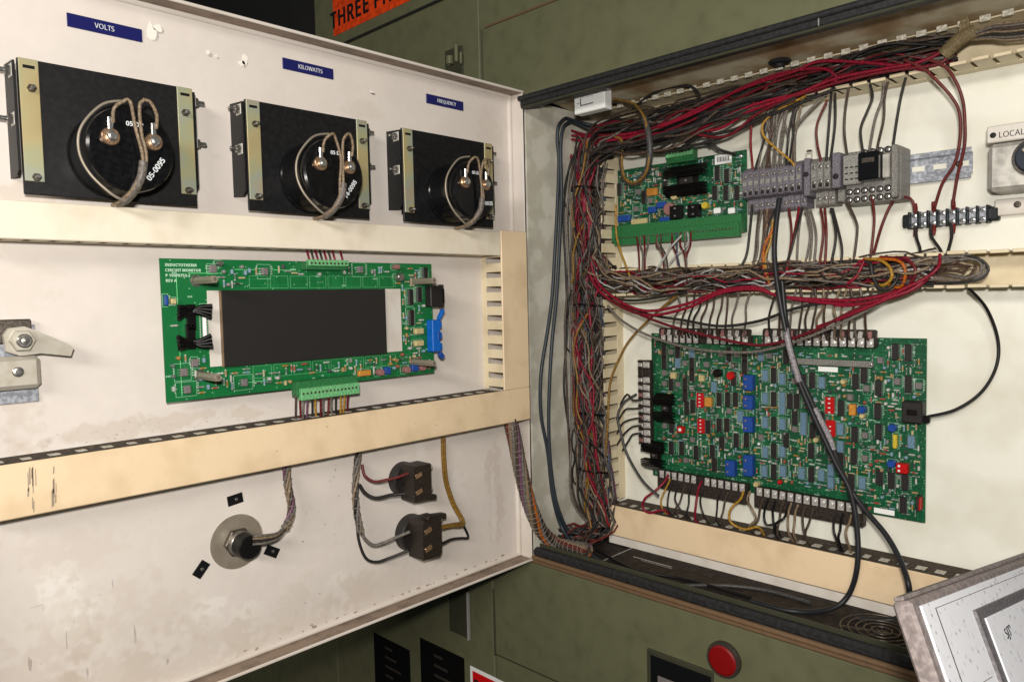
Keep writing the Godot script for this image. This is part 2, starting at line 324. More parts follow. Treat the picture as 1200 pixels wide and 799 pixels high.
		["dark", 1.0, [1800, 1121, -1350, 1800, 1031, -1260, 1857, 898, -1150, 1826, 747, -1150, 1826, 590, -1330]],
		["crimson", 1.2, [1955, 1193, -1330, 1955, 1103, -1240, 1978, 942, -1140, 1960, 703, -1140, 1960, 590, -1330]],
		["dark", 1.0, [1977, 1089, -1350, 1977, 999, -1260, 2040, 910, -1150, 2095, 767, -1150, 2095, 590, -1330]],
		["dark", 1.0, [2235, 1113, -1350, 2235, 1023, -1260, 2284, 914, -1150, 2276, 752, -1150, 2276, 590, -1330]],
		["umber", 1.0, [2344, 1112, -1350, 2344, 1022, -1260, 2370, 890, -1150, 2337, 753, -1150, 2337, 590, -1330]],
		["yellow", 1.2, [2568, 1155, -1330, 2568, 1065, -1240, 2525, 989, -1100, 2493, 889, -1080, 2528, 778, -1080, 2700, 729, -1100, 2872, 788, -1120, 2872, 590, -1330]],
		["tan", 1.1, [2662, 1171, -1330, 2662, 1081, -1240, 2793, 1018, -1100, 2853, 895, -1100, 2751, 764, -1120, 2751, 590, -1330]],
		["umber", 1.1, [2833, 1106, -1350, 2833, 1016, -1260, 2856, 870, -1150, 2765, 726, -1150, 2765, 590, -1330]],
		["black", 1.1, [2904, 1119, -1350, 2904, 1029, -1260, 2946, 931, -1130, 2989, 837, -1120, 3087, 846, -1140, 3087, 590, -1330]],
		["black", 1.1, [3003, 1117, -1350, 3003, 1027, -1260, 3059, 950, -1140, 3083, 744, -1150, 3083, 590, -1330]],
		["umber", 1.1, [3110, 1137, -1350, 3110, 1047, -1260, 3141, 945, -1150, 3108, 739, -1150, 3108, 590, -1330]],
		["black", 1.1, [3187, 1113, -1350, 3187, 1023, -1260, 3202, 963, -1120, 3073, 837, -1150, 3073, 590, -1330]],
		["tan", 1.1, [3207, 1117, -1350, 3207, 1027, -1260, 3246, 909, -1150, 3261, 771, -1150, 3261, 590, -1330]],
		["tan", 1.1, [3292, 1114, -1350, 3292, 1024, -1260, 3330, 925, -1150, 3317, 783, -1150, 3317, 590, -1330]],
		["umber", 1.1, [3386, 1113, -1350, 3386, 1023, -1260, 3432, 927, -1150, 3465, 777, -1150, 3465, 590, -1330]],
		["umber", 1.1, [3487, 1104, -1350, 3487, 1014, -1260, 3506, 944, -1140, 3460, 813, -1150, 3460, 590, -1330]],
		["dark", 1.1, [3765, 1112, -1350, 3765, 1022, -1260, 3799, 946, -1150, 3825, 844, -1150, 3825, 590, -1330]],
		["black", 1.1, [3844, 1109, -1350, 3844, 1019, -1260, 3876, 944, -1150, 3856, 841, -1150, 3856, 590, -1330]],
		["tan", 1.1, [3938, 1109, -1350, 3938, 1019, -1260, 3944, 958, -1150, 3953, 853, -1150, 3953, 590, -1330]],
	],
	"left_cable": [
		["greycable", 2.0, [917, 2314, -1300, 724, 2179, -1250, 649, 1976, -1200, 706, 1729, -1200, 808, 1438, -1200, 1105, 1103, -1150, 1388, 932, -1130]],
	],
	"left_strip": [
		["dark", 1.1, [1018, 2249, -1280, 898, 2232, -1240, 794, 2311, -1240, 672, 2151, -1240]],
		["dark", 1.1, [1016, 2125, -1280, 896, 2107, -1240, 760, 2083, -1240, 634, 1919, -1240]],
		["dark", 1.1, [1014, 1976, -1280, 893, 1957, -1240, 710, 1876, -1240, 605, 1712, -1240]],
		["dark", 1.1, [1013, 1864, -1280, 891, 1844, -1240, 738, 1727, -1240, 613, 1560, -1240]],
		["dark", 1.1, [1011, 1751, -1280, 890, 1731, -1240, 813, 1634, -1240, 699, 1468, -1240]],
	],
	"data_cable": [
		["blackcable", 3.0, [3205, 4873, -1020, 3199, 4565, -940, 3205, 4180, -880, 3294, 3674, -820, 3397, 3174, -820, 3506, 2726, -850, 3685, 2265, -900, 3894, 1798, -940, 4058, 1474, -960, 4141, 1053, -940, 4157, 636, -900, 4049, 276, -920, 3894, 120, -774, 3594, 110, -481, 3106, 110, -438]],
		["blackcable", 3.0, [3290, 3874, -900, 3350, 3371, -880, 3452, 2921, -880, 3617, 2496, -920, 3810, 2068, -980, 3958, 1648, -1000, 4179, 1339, -960, 4477, 1086, -850, 4678, 863, -700, 4798, 663, -550, 4681, 300, -903, 4504, 120, -949, 4169, 110, -743]],
	],
	"data_sleeve": [
		["sleeve", 3.5, [3364, 3323, -825, 3409, 3124, -815, 3458, 2936, -820, 3518, 2707, -845]],
		["sleeve", 3.5, [3662, 2399, -930, 3736, 2235, -945, 3806, 2090, -965, 3861, 1926, -975]],
	],
	"thin_cable": [
		["black", 1.2, [5178, 3746, -1100, 5297, 3530, -1300, 5380, 3207, -1400, 5368, 2921, -1400, 5237, 2645, -1380, 5010, 2448, -1340, 4750, 2352, -1320]],
	],
	"blue_cable": [
		["bluecable", 2.6, [626, 6173, -1250, 237, 6275, -1150, 120, 6326, -861, 120, 6321, -746, 120, 6204, -610, 100, 6011, -590, 90, 5691, -630, 90, 5016, -573, 90, 4341, -497, 90, 3754, -424, 90, 3220, -297, 90, 2658, -152, 90, 2098, -136, 100, 1528, -254, 120, 871, -323, 160, 349, -490, 758, 110, -290, 1488, 110, -119]],
		["bluecable", 2.6, [685, 6090, -1250, 299, 6190, -1150, 160, 6280, -928, 160, 6275, -811, 170, 6164, -644, 160, 5857, -591, 150, 5195, -602, 150, 4338, -521, 150, 3728, -447, 150, 3122, -336, 150, 2517, -263, 150, 1908, -227, 160, 1289, -252, 180, 711, -362, 220, 183, -647, 971, 110, -340, 1917, 110, -69]],
	],
	"coil": [
		["dark", 1.1, [4475, 4105, -1100, 4900, 4066, -1100, 5222, 4065, -1045, 5351, 3959, -1069, 5310, 3853, -1060, 5149, 3812, -1052, 4858, 3804, -1100, 4506, 3833, -1120]],
		["grey", 1.1, [4544, 4067, -1100, 4969, 4052, -1080, 5165, 4086, -1097, 5322, 3980, -1098, 5328, 3900, -1060, 5165, 3813, -1064, 4901, 3846, -1100, 4472, 3839, -1120]],
		["grey", 1.1, [4612, 4014, -1100, 5023, 4081, -1060, 5212, 4042, -1050, 5316, 4006, -1073, 5294, 3914, -1060, 5160, 3852, -1053, 5006, 3876, -1100, 4504, 3865, -1120]],
		["tan", 1.1, [4679, 4019, -1100, 5019, 4026, -1040, 5167, 3994, -1050, 5261, 3955, -1069, 5249, 3892, -1060, 5127, 3832, -1099, 4965, 3848, -1100, 4394, 3905, -1120]],
		["grey", 1.1, [4746, 3995, -1100, 5083, 4036, -1020, 5213, 4043, -1084, 5298, 3980, -1055, 5279, 3884, -1060, 5188, 3856, -1076, 5027, 3877, -1100, 4469, 3922, -1120]],
		["brown", 1.1, [4812, 3948, -1100, 5013, 3972, -1000, 5158, 3978, -1095, 5243, 3969, -1048, 5215, 3906, -1060, 5143, 3858, -1084, 4981, 3878, -1100, 4429, 3954, -1120]],
		["brown", 1.1, [4878, 3891, -1100, 5072, 4016, -980, 5119, 4022, -1060, 5190, 3967, -1040, 5168, 3971, -1060, 5126, 3910, -1069, 5004, 3934, -1100, 4495, 3940, -1120]],
	],
	"mid_loops": [
		["yellow", 1.3, [4144, 4101, -1100, 4349, 4074, -1000, 4470, 3983, -940, 4486, 3876, -940, 4385, 3801, -980, 4220, 3845, -1050]],
		["orange", 1.3, [4144, 4091, -1100, 4386, 4086, -1000, 4569, 4047, -940, 4624, 3929, -940, 4557, 3776, -1000, 4391, 3820, -1050]],
		["maroon", 1.3, [4316, 4112, -1100, 4569, 4077, -1000, 4688, 4012, -960, 4715, 3906, -960, 4625, 3794, -1000, 4465, 3739, -1050]],
		["crimson", 1.3, [4909, 4109, -1100, 4919, 3974, -1000, 4806, 3865, -980, 4637, 3775, -960, 4371, 3644, -940, 4085, 3587, -940, 3879, 3589, -960]],
		["crimson", 1.3, [4858, 3920, -1040, 4684, 3754, -980, 4463, 3662, -940, 4208, 3547, -920, 3967, 3445, -940, 3657, 3337, -1000]],
		["dark", 1.6, [4048, 4074, -1040, 4236, 4054, -1000, 4281, 3903, -980, 4364, 3762, -960, 4475, 3779, -960, 4534, 3894, -1000, 4500, 3993, -1050]],
		["crimson", 1.2, [4055, 4013, -1020, 4178, 4087, -1000, 4116, 3909, -960, 4018, 3831, -960]],
	],
	"floor_wire": [
		["greycable", 1.4, [2200, 100, -311, 2639, 100, -692, 3108, 100, -882, 3639, 100, -869]],
		["black", 1.6, [634, 100, -682, 1493, 100, -400, 2120, 100, -543, 3049, 100, -554]],
	],
	"door_upper": [
		["crimson", 1.1, [-40, 4354, 3433, 0, 4288, 3439, 30, 4222, 3439, 30, 4168, 3437]],
		["umber", 1.1, [-40, 4356, 3382, 0, 4289, 3388, 30, 4223, 3388, 30, 4169, 3385]],
		["crimson", 1.1, [-40, 4357, 3330, 0, 4290, 3336, 30, 4225, 3336, 30, 4170, 3333]],
		["dark", 1.1, [-40, 4359, 3277, 0, 4292, 3284, 30, 4226, 3284, 30, 4171, 3281]],
		["crimson", 1.1, [-40, 4361, 3224, 0, 4293, 3231, 30, 4227, 3231, 30, 4171, 3228]],
		["umber", 1.1, [-40, 4363, 3171, 0, 4295, 3177, 30, 4228, 3177, 30, 4172, 3174]],
		["crimson", 1.1, [-40, 4364, 3117, 0, 4296, 3123, 30, 4229, 3124, 30, 4173, 3120]],
		["crimson", 1.1, [-40, 4368, 3018, 0, 4299, 3025, 30, 4231, 3025, 30, 4175, 3022]],
	],
	"door_lower": [
		["umber", 1.2, [30, 2842, 3661, 60, 2782, 3675, 40, 2644, 3672, 0, 2438, 3659]],
		["maroon", 1.2, [30, 2840, 3613, 60, 2781, 3628, 40, 2643, 3619, 0, 2437, 3594]],
		["grey", 1.2, [30, 2839, 3565, 60, 2779, 3580, 40, 2645, 3583, 0, 2443, 3576]],
		["violet", 1.2, [30, 2837, 3517, 60, 2778, 3532, 40, 2644, 3536, 0, 2445, 3528]],
		["dark", 1.2, [30, 2835, 3468, 60, 2776, 3483, 40, 2642, 3474, 0, 2443, 3457]],
		["yellow", 1.2, [30, 2833, 3419, 60, 2775, 3434, 40, 2644, 3440, 0, 2443, 3397]],
		["maroon", 1.2, [30, 2831, 3369, 60, 2773, 3385, 40, 2642, 3373, 0, 2446, 3353]],
		["grey", 1.2, [30, 2830, 3319, 60, 2771, 3335, 40, 2644, 3343, 0, 2449, 3311]],
		["rust", 1.2, [30, 2828, 3268, 60, 2770, 3284, 40, 2641, 3274, 0, 2452, 3268]],
		["grey", 1.2, [30, 2826, 3217, 60, 2768, 3233, 40, 2643, 3241, 0, 2452, 3207]],
		["dark", 1.2, [30, 2824, 3166, 60, 2766, 3182, 40, 2642, 3183, 0, 2454, 3162]],
		["yellow", 1.2, [30, 2822, 3114, 60, 2765, 3130, 40, 2640, 3118, 0, 2456, 3106]],
		["yellow", 1.2, [30, 2820, 3062, 60, 2763, 3078, 40, 2640, 3071, 0, 2461, 3077]],
		["maroon", 1.2, [30, 2818, 3009, 60, 2761, 3025, 40, 2641, 3030, 0, 2461, 3014]],
	],
	"sel_bundle": [
		["grey", 3.0, [-120, 2065, 3720, -80, 1796, 3734, -40, 1616, 3724, 0, 1484, 3763, 40, 1386, 3858]],
	],
	"sel_wire": [
		["grey", 1.0, [40, 1451, 3826, 80, 1380, 3948, 100, 1393, 4091, 80, 1413, 4228]],
		["tan", 1.0, [40, 1433, 3827, 80, 1362, 3949, 100, 1366, 4092, 80, 1386, 4229]],
		["dark", 1.0, [40, 1415, 3827, 80, 1344, 3950, 100, 1340, 4093, 80, 1358, 4230]],
		["grey", 1.0, [40, 1397, 3828, 80, 1327, 3950, 100, 1314, 4094, 80, 1330, 4231]],
	],
	"fuse_bundle": [
		["grey", 3.0, [-120, 2023, 2789, -100, 1865, 2844, -80, 1579, 2892, -60, 1333, 2893, -40, 1079, 2858]],
	],
	"fuse_wire": [
		["rust", 1.3, [-100, 1863, 2773, -60, 1737, 2770, 0, 1656, 2685, 60, 1661, 2558, 120, 1680, 2429, 160, 1710, 2308]],
		["dark", 1.6, [-80, 1636, 2831, -60, 1526, 2767, 0, 1459, 2669, 60, 1469, 2492, 140, 1470, 2352]],
		["grey", 1.5, [-80, 1283, 2869, -60, 1057, 2833, -20, 913, 2724, 20, 912, 2608, 100, 963, 2467, 180, 1013, 2325]],
		["dark", 1.7, [-80, 1266, 2882, -60, 1009, 2882, -40, 783, 2811, -20, 699, 2685, 20, 710, 2542, 140, 778, 2328]],
	],
	"yellow_drop": [
		["ochre", 1.6, [-120, 1990, 1500, -120, 1678, 1497, -120, 1382, 1465, -100, 1097, 1375, -60, 877, 1269, -20, 817, 1292, 20, 829, 1402, 60, 880, 1581, 100, 910, 1839]],
		["ochre", 1.5, [-120, 1994, 1529, -120, 1684, 1532, -120, 1389, 1499, -100, 1105, 1410, -60, 898, 1313, -20, 850, 1336, 20, 876, 1488, 100, 936, 1839]],
		["black", 1.2, [-60, 783, 1257, -60, 678, 1201, -60, 604, 1182, -20, 649, 1343, 40, 700, 1570, 120, 709, 1836]],
	],
	"hinge_harness": [
		["grey", 9.5, [60, 2138, 474, 100, 1818, 425, 120, 1454, 356, 140, 1082, 269, 160, 761, 161, 100, 392, -109, 220, 190, -319, 758, 220, -330]],
	],
}

const OWN_LABELS := {
	"data_cable": ["black sheathed cable over the large board that curls onto the floor before the duct", "black sheathed cable over the large board that ends behind the pale metal cover"],
	"data_sleeve": ["pale worn sleeve high on a black cable below the middle duct", "pale worn sleeve on a black cable between the red switches and the lower strip"],
	"blue_cable": ["slate blue cable bowed out furthest towards the door hinge on the side wall", "slate blue cable hanging between the bowed cable and the wire trunk"],
	"grey_loop": ["grey wire drooping lowest across the large board's upper strips", "dark grey wire sweeping under the middle duct above the upper strips", "short dark grey wire slanting across the middle duct below the small board"],
}
var meshes := {}
var mats := {}
var taken := {}
var tex := {}
var rng := RandomNumberGenerator.new()

# ---------------------------------------------------------------- nodes
func numbered(called: String) -> String:
	var n: int = taken.get(called, 0)
	taken[called] = n + 1
	return called if n == 0 else "%s_%03d" % [called, n]

func thing(called: String, label: String, category: String, at := Vector3.ZERO, turn := 0.0, group := "") -> Node3D:
	var o := Node3D.new()
	o.name = numbered(called)
	add_child(o)
	o.position = at
	o.rotation.y = turn
	tag(o, label, category, group)
	return o

func tag(o: Node, label: String, category: String, group := "") -> void:
	o.set_meta("label", label)
	o.set_meta("category", category)
	if group != "":
		o.set_meta("group", group)

func part(parent: Node, called: String, mesh: Mesh, m: Material, at := Vector3.ZERO, turn := Vector3.ZERO) -> MeshInstance3D:
	var o := MeshInstance3D.new()
	o.name = called
	o.mesh = mesh
	if m != null:
		o.material_override = m
	o.position = at
	o.rotation = turn
	parent.add_child(o, true)
	return o

func structure(called: String, mesh: Mesh, m: Material, at: Vector3) -> MeshInstance3D:
	var o := part(self, called, mesh, m, at)
	o.set_meta("kind", "structure")
	return o

func on_door(a: float, y: float, n := 0.0) -> Vector3:      # a runs along the door, 0 at the hinge and negative towards the free edge
	return Vector3(DOOR_X + n, y, -a)

func on_panel(x: float, y: float, n := 0.0) -> Vector3:
	return Vector3(x, y, PANEL_Z + n)

# ---------------------------------------------------------------- shapes
func face(st: SurfaceTool, pts: Array, inside := Vector3.ZERO) -> void:      # one flat convex polygon that faces away from a point inside
	var a: Vector3 = pts[0]
	var n: Vector3 = (pts[1] - a).cross(pts[2] - a).normalized()
	var c := Vector3.ZERO
	for p in pts:
		c += p
	c /= pts.size()
	var order: Array = pts.duplicate()
	if n.dot(c - inside) > 0.0:
		order.reverse()
	else:
		n = -n
	for i in range(1, order.size() - 1):
		for p in [order[0], order[i], order[i + 1]]:
			st.set_normal(n)
			st.set_uv(Vector2(p.x, p.y))
			st.add_vertex(p)

func chamfered(st: SurfaceTool, s: Vector3, b: float, at := Vector3.ZERO) -> void:
	var h := s / 2
	b = min(b, min(h.x, min(h.y, h.z)) * 0.6)
	var corner := func(sx, sy, sz, k) -> Vector3:      # k: the axis that keeps its full extent
		var v := Vector3(sx * (h.x - b), sy * (h.y - b), sz * (h.z - b))
		v[k] = [sx, sy, sz][k] * h[k]
		return v + at
	for k in 3:
		for sg in [-1, 1]:
			var q := []
			for c in [[-1, -1], [1, -1], [1, 1], [-1, 1]]:
				var s3 := [0, 0, 0]
				s3[k] = sg
				s3[(k + 1) % 3] = c[0]
				s3[(k + 2) % 3] = c[1]
				q.append(corner.call(s3[0], s3[1], s3[2], k))
			face(st, q, at)
	if b <= 0.0:
		return
	for k in 3:
		var i := (k + 1) % 3
		var j := (k + 2) % 3
		for si in [-1, 1]:
			for sj in [-1, 1]:
				var q := []
				for c in [[-1, i], [1, i], [1, j], [-1, j]]:
					var s3 := [0, 0, 0]
					s3[k] = c[0]
					s3[i] = si
					s3[j] = sj
					q.append(corner.call(s3[0], s3[1], s3[2], c[1]))
				face(st, q, at)
	for sx in [-1, 1]:
		for sy in [-1, 1]:
			for sz in [-1, 1]:
				face(st, [corner.call(sx, sy, sz, 0), corner.call(sx, sy, sz, 1), corner.call(sx, sy, sz, 2)], at)

func box(x: float, y: float, z: float, b := 0.0004) -> ArrayMesh:
	var key := "box %.5f %.5f %.5f %.5f" % [x, y, z, b]
	if not meshes.has(key):
		var st := SurfaceTool.new()
		st.begin(Mesh.PRIMITIVE_TRIANGLES)
		chamfered(st, Vector3(x, y, z), b)
		meshes[key] = st.commit()
	return meshes[key]

func lathe_into(st: SurfaceTool, prof: Array, seg: int, at := Vector3.ZERO, basis := Basis.IDENTITY, twist := 0.0) -> void:      # profile of (radius, z), turned round z
	for i in prof.size() - 1:
		var p: Vector2 = prof[i]
		var q: Vector2 = prof[i + 1]
		var e := q - p
		if e.length() < 1e-7:
			continue
		var nr := e.y / e.length()
		var nz := -e.x / e.length()
		for s in seg:
			var a0 := TAU * s / seg + twist
			var a1 := TAU * (s + 1) / seg + twist
			var v := []
			var n := []
			for c in [[p, a0], [q, a0], [q, a1], [p, a1]]:
				v.append(basis * Vector3(cos(c[1]) * c[0].x, sin(c[1]) * c[0].x, c[0].y) + at)
				var an: float = c[1] if seg > 7 else (a0 + a1) / 2
				n.append(basis * Vector3(cos(an) * nr, sin(an) * nr, nz))
			for t in [[0, 1, 2], [0, 2, 3]]:
				if t[0] == 0 and t[2] == 3 and p.x < 1e-7:
					continue
				if t[1] == 1 and q.x < 1e-7:
					pass
				for k in t:
					st.set_normal(n[k])
					st.set_uv(Vector2(float(s) / seg, float(i)))
					st.add_vertex(v[k])

func lathe(key: String, prof: Array, seg := 20) -> ArrayMesh:
	if not meshes.has(key):
		var st := SurfaceTool.new()
		st.begin(Mesh.PRIMITIVE_TRIANGLES)
		lathe_into(st, prof, seg)
		meshes[key] = st.commit()
	return meshes[key]

func rod(r: float, l: float, seg := 16, b := 0.0004) -> ArrayMesh:      # along z from 0 to l, with eased rims
	b = min(b, r * 0.4)
	return lathe("rod %.5f %.5f %d %.5f" % [r, l, seg, b], [Vector2(0, 0), Vector2(r - b, 0), Vector2(r, b), Vector2(r, l - b), Vector2(r - b, l), Vector2(0, l)], seg)

func dome(r: float, h: float, seg := 14) -> ArrayMesh:      # a pan screw head on the plane z = 0
	return lathe("dome %.5f %.5f" % [r, h], [Vector2(r, 0), Vector2(r, h * 0.45), Vector2(r * 0.85, h * 0.8), Vector2(r * 0.5, h), Vector2(0, h)], seg)

func washer(r0: float, r1: float, h: float, seg := 24) -> ArrayMesh:
	return lathe("washer %.5f %.5f %.5f" % [r0, r1, h], [Vector2(r0, 0), Vector2(r1, 0), Vector2(r1, h), Vector2(r0, h), Vector2(r0, 0)], seg)

func extruded(key: String, outline: Array, depth: float) -> ArrayMesh:      # a flat outline in x and y, from z = 0 to z = depth
	if meshes.has(key):
		return meshes[key]
	var poly := PackedVector2Array(outline)
	if not Geometry2D.is_polygon_clockwise(poly):
		poly.reverse()
	var st := SurfaceTool.new()
	st.begin(Mesh.PRIMITIVE_TRIANGLES)
	var tri := Geometry2D.triangulate_polygon(poly)
	for i in range(0, tri.size(), 3):
		var t := [poly[tri[i]], poly[tri[i + 1]], poly[tri[i + 2]]]
		face(st, t.map(func(p): return Vector3(p.x, p.y, depth)), Vector3(t[0].x, t[0].y, depth - 1))
		face(st, t.map(func(p): return Vector3(p.x, p.y, 0)), Vector3(t[0].x, t[0].y, 1))
	for i in poly.size():
		var p := poly[i]
		var q := poly[(i + 1) % poly.size()]
		var out := Vector2(q.y - p.y, p.x - q.x)
		out = out if Geometry2D.is_polygon_clockwise(poly) else -out
		var mid := (p + q) / 2 + out.normalized() * 1.0
		face(st, [Vector3(p.x, p.y, 0), Vector3(q.x, q.y, 0), Vector3(q.x, q.y, depth), Vector3(p.x, p.y, depth)], Vector3(mid.x, mid.y, depth / 2))
	meshes[key] = st.commit()
	return meshes[key]

# ---------------------------------------------------------------- wires
func smooth(pts: Array, step := 0.005) -> Array:      # Catmull-Rom through the bends
	var out := []
	var n := pts.size()
	for i in n - 1:
		var p0: Vector3 = pts[max(i - 1, 0)]
		var p1: Vector3 = pts[i]
		var p2: Vector3 = pts[i + 1]
		var p3: Vector3 = pts[min(i + 2, n - 1)]
		var k := clampi(int(ceil(p1.distance_to(p2) / step)), 2, 16)
		for j in k:
			out.append(p1.cubic_interpolate(p2, p0, p3, float(j) / k))
	out.append(pts[n - 1])
	return out

func frames(path: Array) -> Array:      # a pair of cross axes at each point, carried along without twist
	var out := []
	var t: Vector3 = (path[1] - path[0]).normalized()
	var u := t.cross(Vector3(0.31, 0.77, 0.55)).normalized()
	for i in path.size():
		var d: Vector3 = (path[min(i + 1, path.size() - 1)] - path[max(i - 1, 0)]).normalized()
		if d.length() < 0.5:
			d = t
		u = (u - d * u.dot(d)).normalized()
		out.append([u, d.cross(u)])
		t = d
	return out

func tube_into(st: SurfaceTool, path: Array, r: float, sides := 6) -> void:
	var fr := frames(path)
	var rings := []
	var norms := []
	for i in path.size():
		var ring := []
		var nr := []
		for s in sides:
			var a := TAU * s / sides
			var n: Vector3 = fr[i][0] * cos(a) + fr[i][1] * sin(a)
			ring.append(path[i] + n * r)
			nr.append(n)
		rings.append(ring)
		norms.append(nr)
	for i in path.size() - 1:
		for s in sides:
			var q := (s + 1) % sides
			for c in [[i, s], [i + 1, s], [i + 1, q], [i, s], [i + 1, q], [i, q]]:
				st.set_normal(norms[c[0]][c[1]])
				st.set_uv(Vector2(float(c[1]) / sides, c[0]))
				st.add_vertex(rings[c[0]][c[1]])
	for e in [0, path.size() - 1]:
		var other: Vector3 = path[1] if e == 0 else path[path.size() - 2]
		face(st, rings[e], other)

func tube(path: Array, r: float, sides := 6) -> ArrayMesh:
	var st := SurfaceTool.new()
	st.begin(Mesh.PRIMITIVE_TRIANGLES)
	tube_into(st, path, r, sides)
	return st.commit()

func bends(flat: Array) -> Array:
	var out := []
	for i in range(0, flat.size(), 3):
		out.append(Vector3(flat[i], flat[i + 1], flat[i + 2]) / 10000.0)
	return out

func wire_label(color: String, phrase: String) -> String:
	var words := {"rust": "rust red", "umber": "dusty brown", "dark": "dark grey", "tan": "tan", "crimson": "crimson", "maroon": "maroon", "ochre": "ochre yellow", "bluegrey": "blue grey", "greycable": "grey", "blackcable": "black", "bluecable": "slate blue"}
	return words.get(color, color) + " " + phrase

func wires(key: String, called: String, phrase: String, group: String, category := "wire") -> void:
	var own: Array = OWN_LABELS.get(key, [])
	var at := -1
	for w in RUNS[key]:
		at += 1
		var path := smooth(bends(w[2]))
		var origin: Vector3 = path[0]
		var o := part(self, numbered(called), tube(path.map(func(p): return p - origin), w[1] * (1.38 if w[1] < 1.65 and not key.begins_with("door") else 1.0) / 1000.0, 7 if w[1] < 1.7 else 10), wire_mat(w[0]), origin)
		tag(o, own[at] if own.size() > at else wire_label(w[0], phrase), category, group)

func woven(parent: Node, path: Array, count: int, spread: Vector2, r: float, colors: Array, wander := 1.0, flat_axis := Vector3.ZERO) -> void:
	# loose wires that run along one path and change places on the way, each a part of the bundle
	var fr := frames(path)
	for k in count:
		var a := rng.randf() * TAU
		var q := sqrt(rng.randf())
		var off := Vector2(cos(a), sin(a)) * q
		var f1 := rng.randf_range(0.6, 2.2) * wander
		var f2 := rng.randf_range(0.6, 2.2) * wander
		var h1 := rng.randf() * TAU
		var h2 := rng.randf() * TAU
		var stray := 1.05 if rng.randf() < 0.8 else rng.randf_range(1.2, 1.7)
		var pts := []
		var n := path.size()
		for i in n:
			var t := float(i) / (n - 1)
			var w := off + Vector2(sin(h1 + f1 * t * TAU), cos(h2 + f2 * t * TAU)) * 0.55 + Vector2(sin(h2 + f2 * 2.7 * t * TAU), cos(h1 + f1 * 3.1 * t * TAU)) * 0.2
			if w.length() > stray:
				w = w.normalized() * stray
			var ax: Vector3 = fr[i][0]
			var ay: Vector3 = fr[i][1]
			if flat_axis != Vector3.ZERO:
				var d: Vector3 = (path[min(i + 1, n - 1)] - path[max(i - 1, 0)]).normalized()
				ax = (flat_axis - d * flat_axis.dot(d)).normalized()
				ay = d.cross(ax)
			pts.append(path[i] + ax * w.x * spread.x + ay * w.y * spread.y)
		part(parent, "wire", tube(pts, r * rng.randf_range(0.85, 1.2), 6), wire_mat(colors[k % colors.size()]))

func laced(parent: Node, path: Array, count: int, radius: float, r: float, colors: Array, turns: float, rings: float) -> void:
	# a tight harness: wires laid round one another and tied with cord
	var fr := frames(path)
	var n := path.size()
	for k in count:
		var pts := []
		var rr := radius if k > 0 else 0.0
		for i in n:
			var a := TAU * (float(k) / maxi(count - 1, 1) + turns * i / (n - 1))
			pts.append(path[i] + (fr[i][0] * cos(a) + fr[i][1] * sin(a)) * rr)
		part(parent, "wire", tube(pts, r if k > 0 else radius * 0.8, 6), wire_mat(colors[k % colors.size()]))
	var length := 0.0
	var next := rings
	for i in range(1, n - 1):
		length += path[i].distance_to(path[i - 1])
		if length >= next:
			next += rings
			var loop := []
			for s in 15:
				var a := TAU * s / 14
				loop.append(path[i] + (fr[i][0] * cos(a) + fr[i][1] * sin(a)) * (radius + r * 1.05))
			part(parent, "lacing", tube(loop, 0.0005, 5), mat("lacing"))

# ---------------------------------------------------------------- materials
func noise_tex(key: String, kind: int, freq: float, stops: Array, colors: Array, size := 512, octaves := 4, sd := 1) -> NoiseTexture2D:
	if tex.has(key):
		return tex[key]
	var f := FastNoiseLite.new()
	f.noise_type = kind
	f.frequency = freq
	f.fractal_octaves = octaves
	f.seed = sd
	var t := NoiseTexture2D.new()
	t.width = size
	t.height = size
	t.seamless = true
	t.noise = f
	var g := Gradient.new()
	g.offsets = PackedFloat32Array(stops)
	g.colors = PackedColorArray(colors)
	t.color_ramp = g
	tex[key] = t
	return t

func surface(key: String, color: Color, rough: float, metal := 0.0, grime := "", scale := 8.0) -> StandardMaterial3D:
	if mats.has(key):
		return mats[key]
	var m := StandardMaterial3D.new()
	m.resource_name = key
	m.albedo_color = color
	m.roughness = rough
	m.metallic = metal
	m.metallic_specular = 0.4
	if grime != "":
		m.albedo_texture = tex[grime]
		m.uv1_triplanar = true
		m.uv1_world_triplanar = true
		m.uv1_scale = Vector3.ONE * scale
	mats[key] = m
	return m

func mat(key: String) -> StandardMaterial3D:
	return mats[key]

func wire_mat(color: String) -> StandardMaterial3D:
	return mats["wire " + color]

func grey(v: float) -> Color:
	return Color(v, v, v)

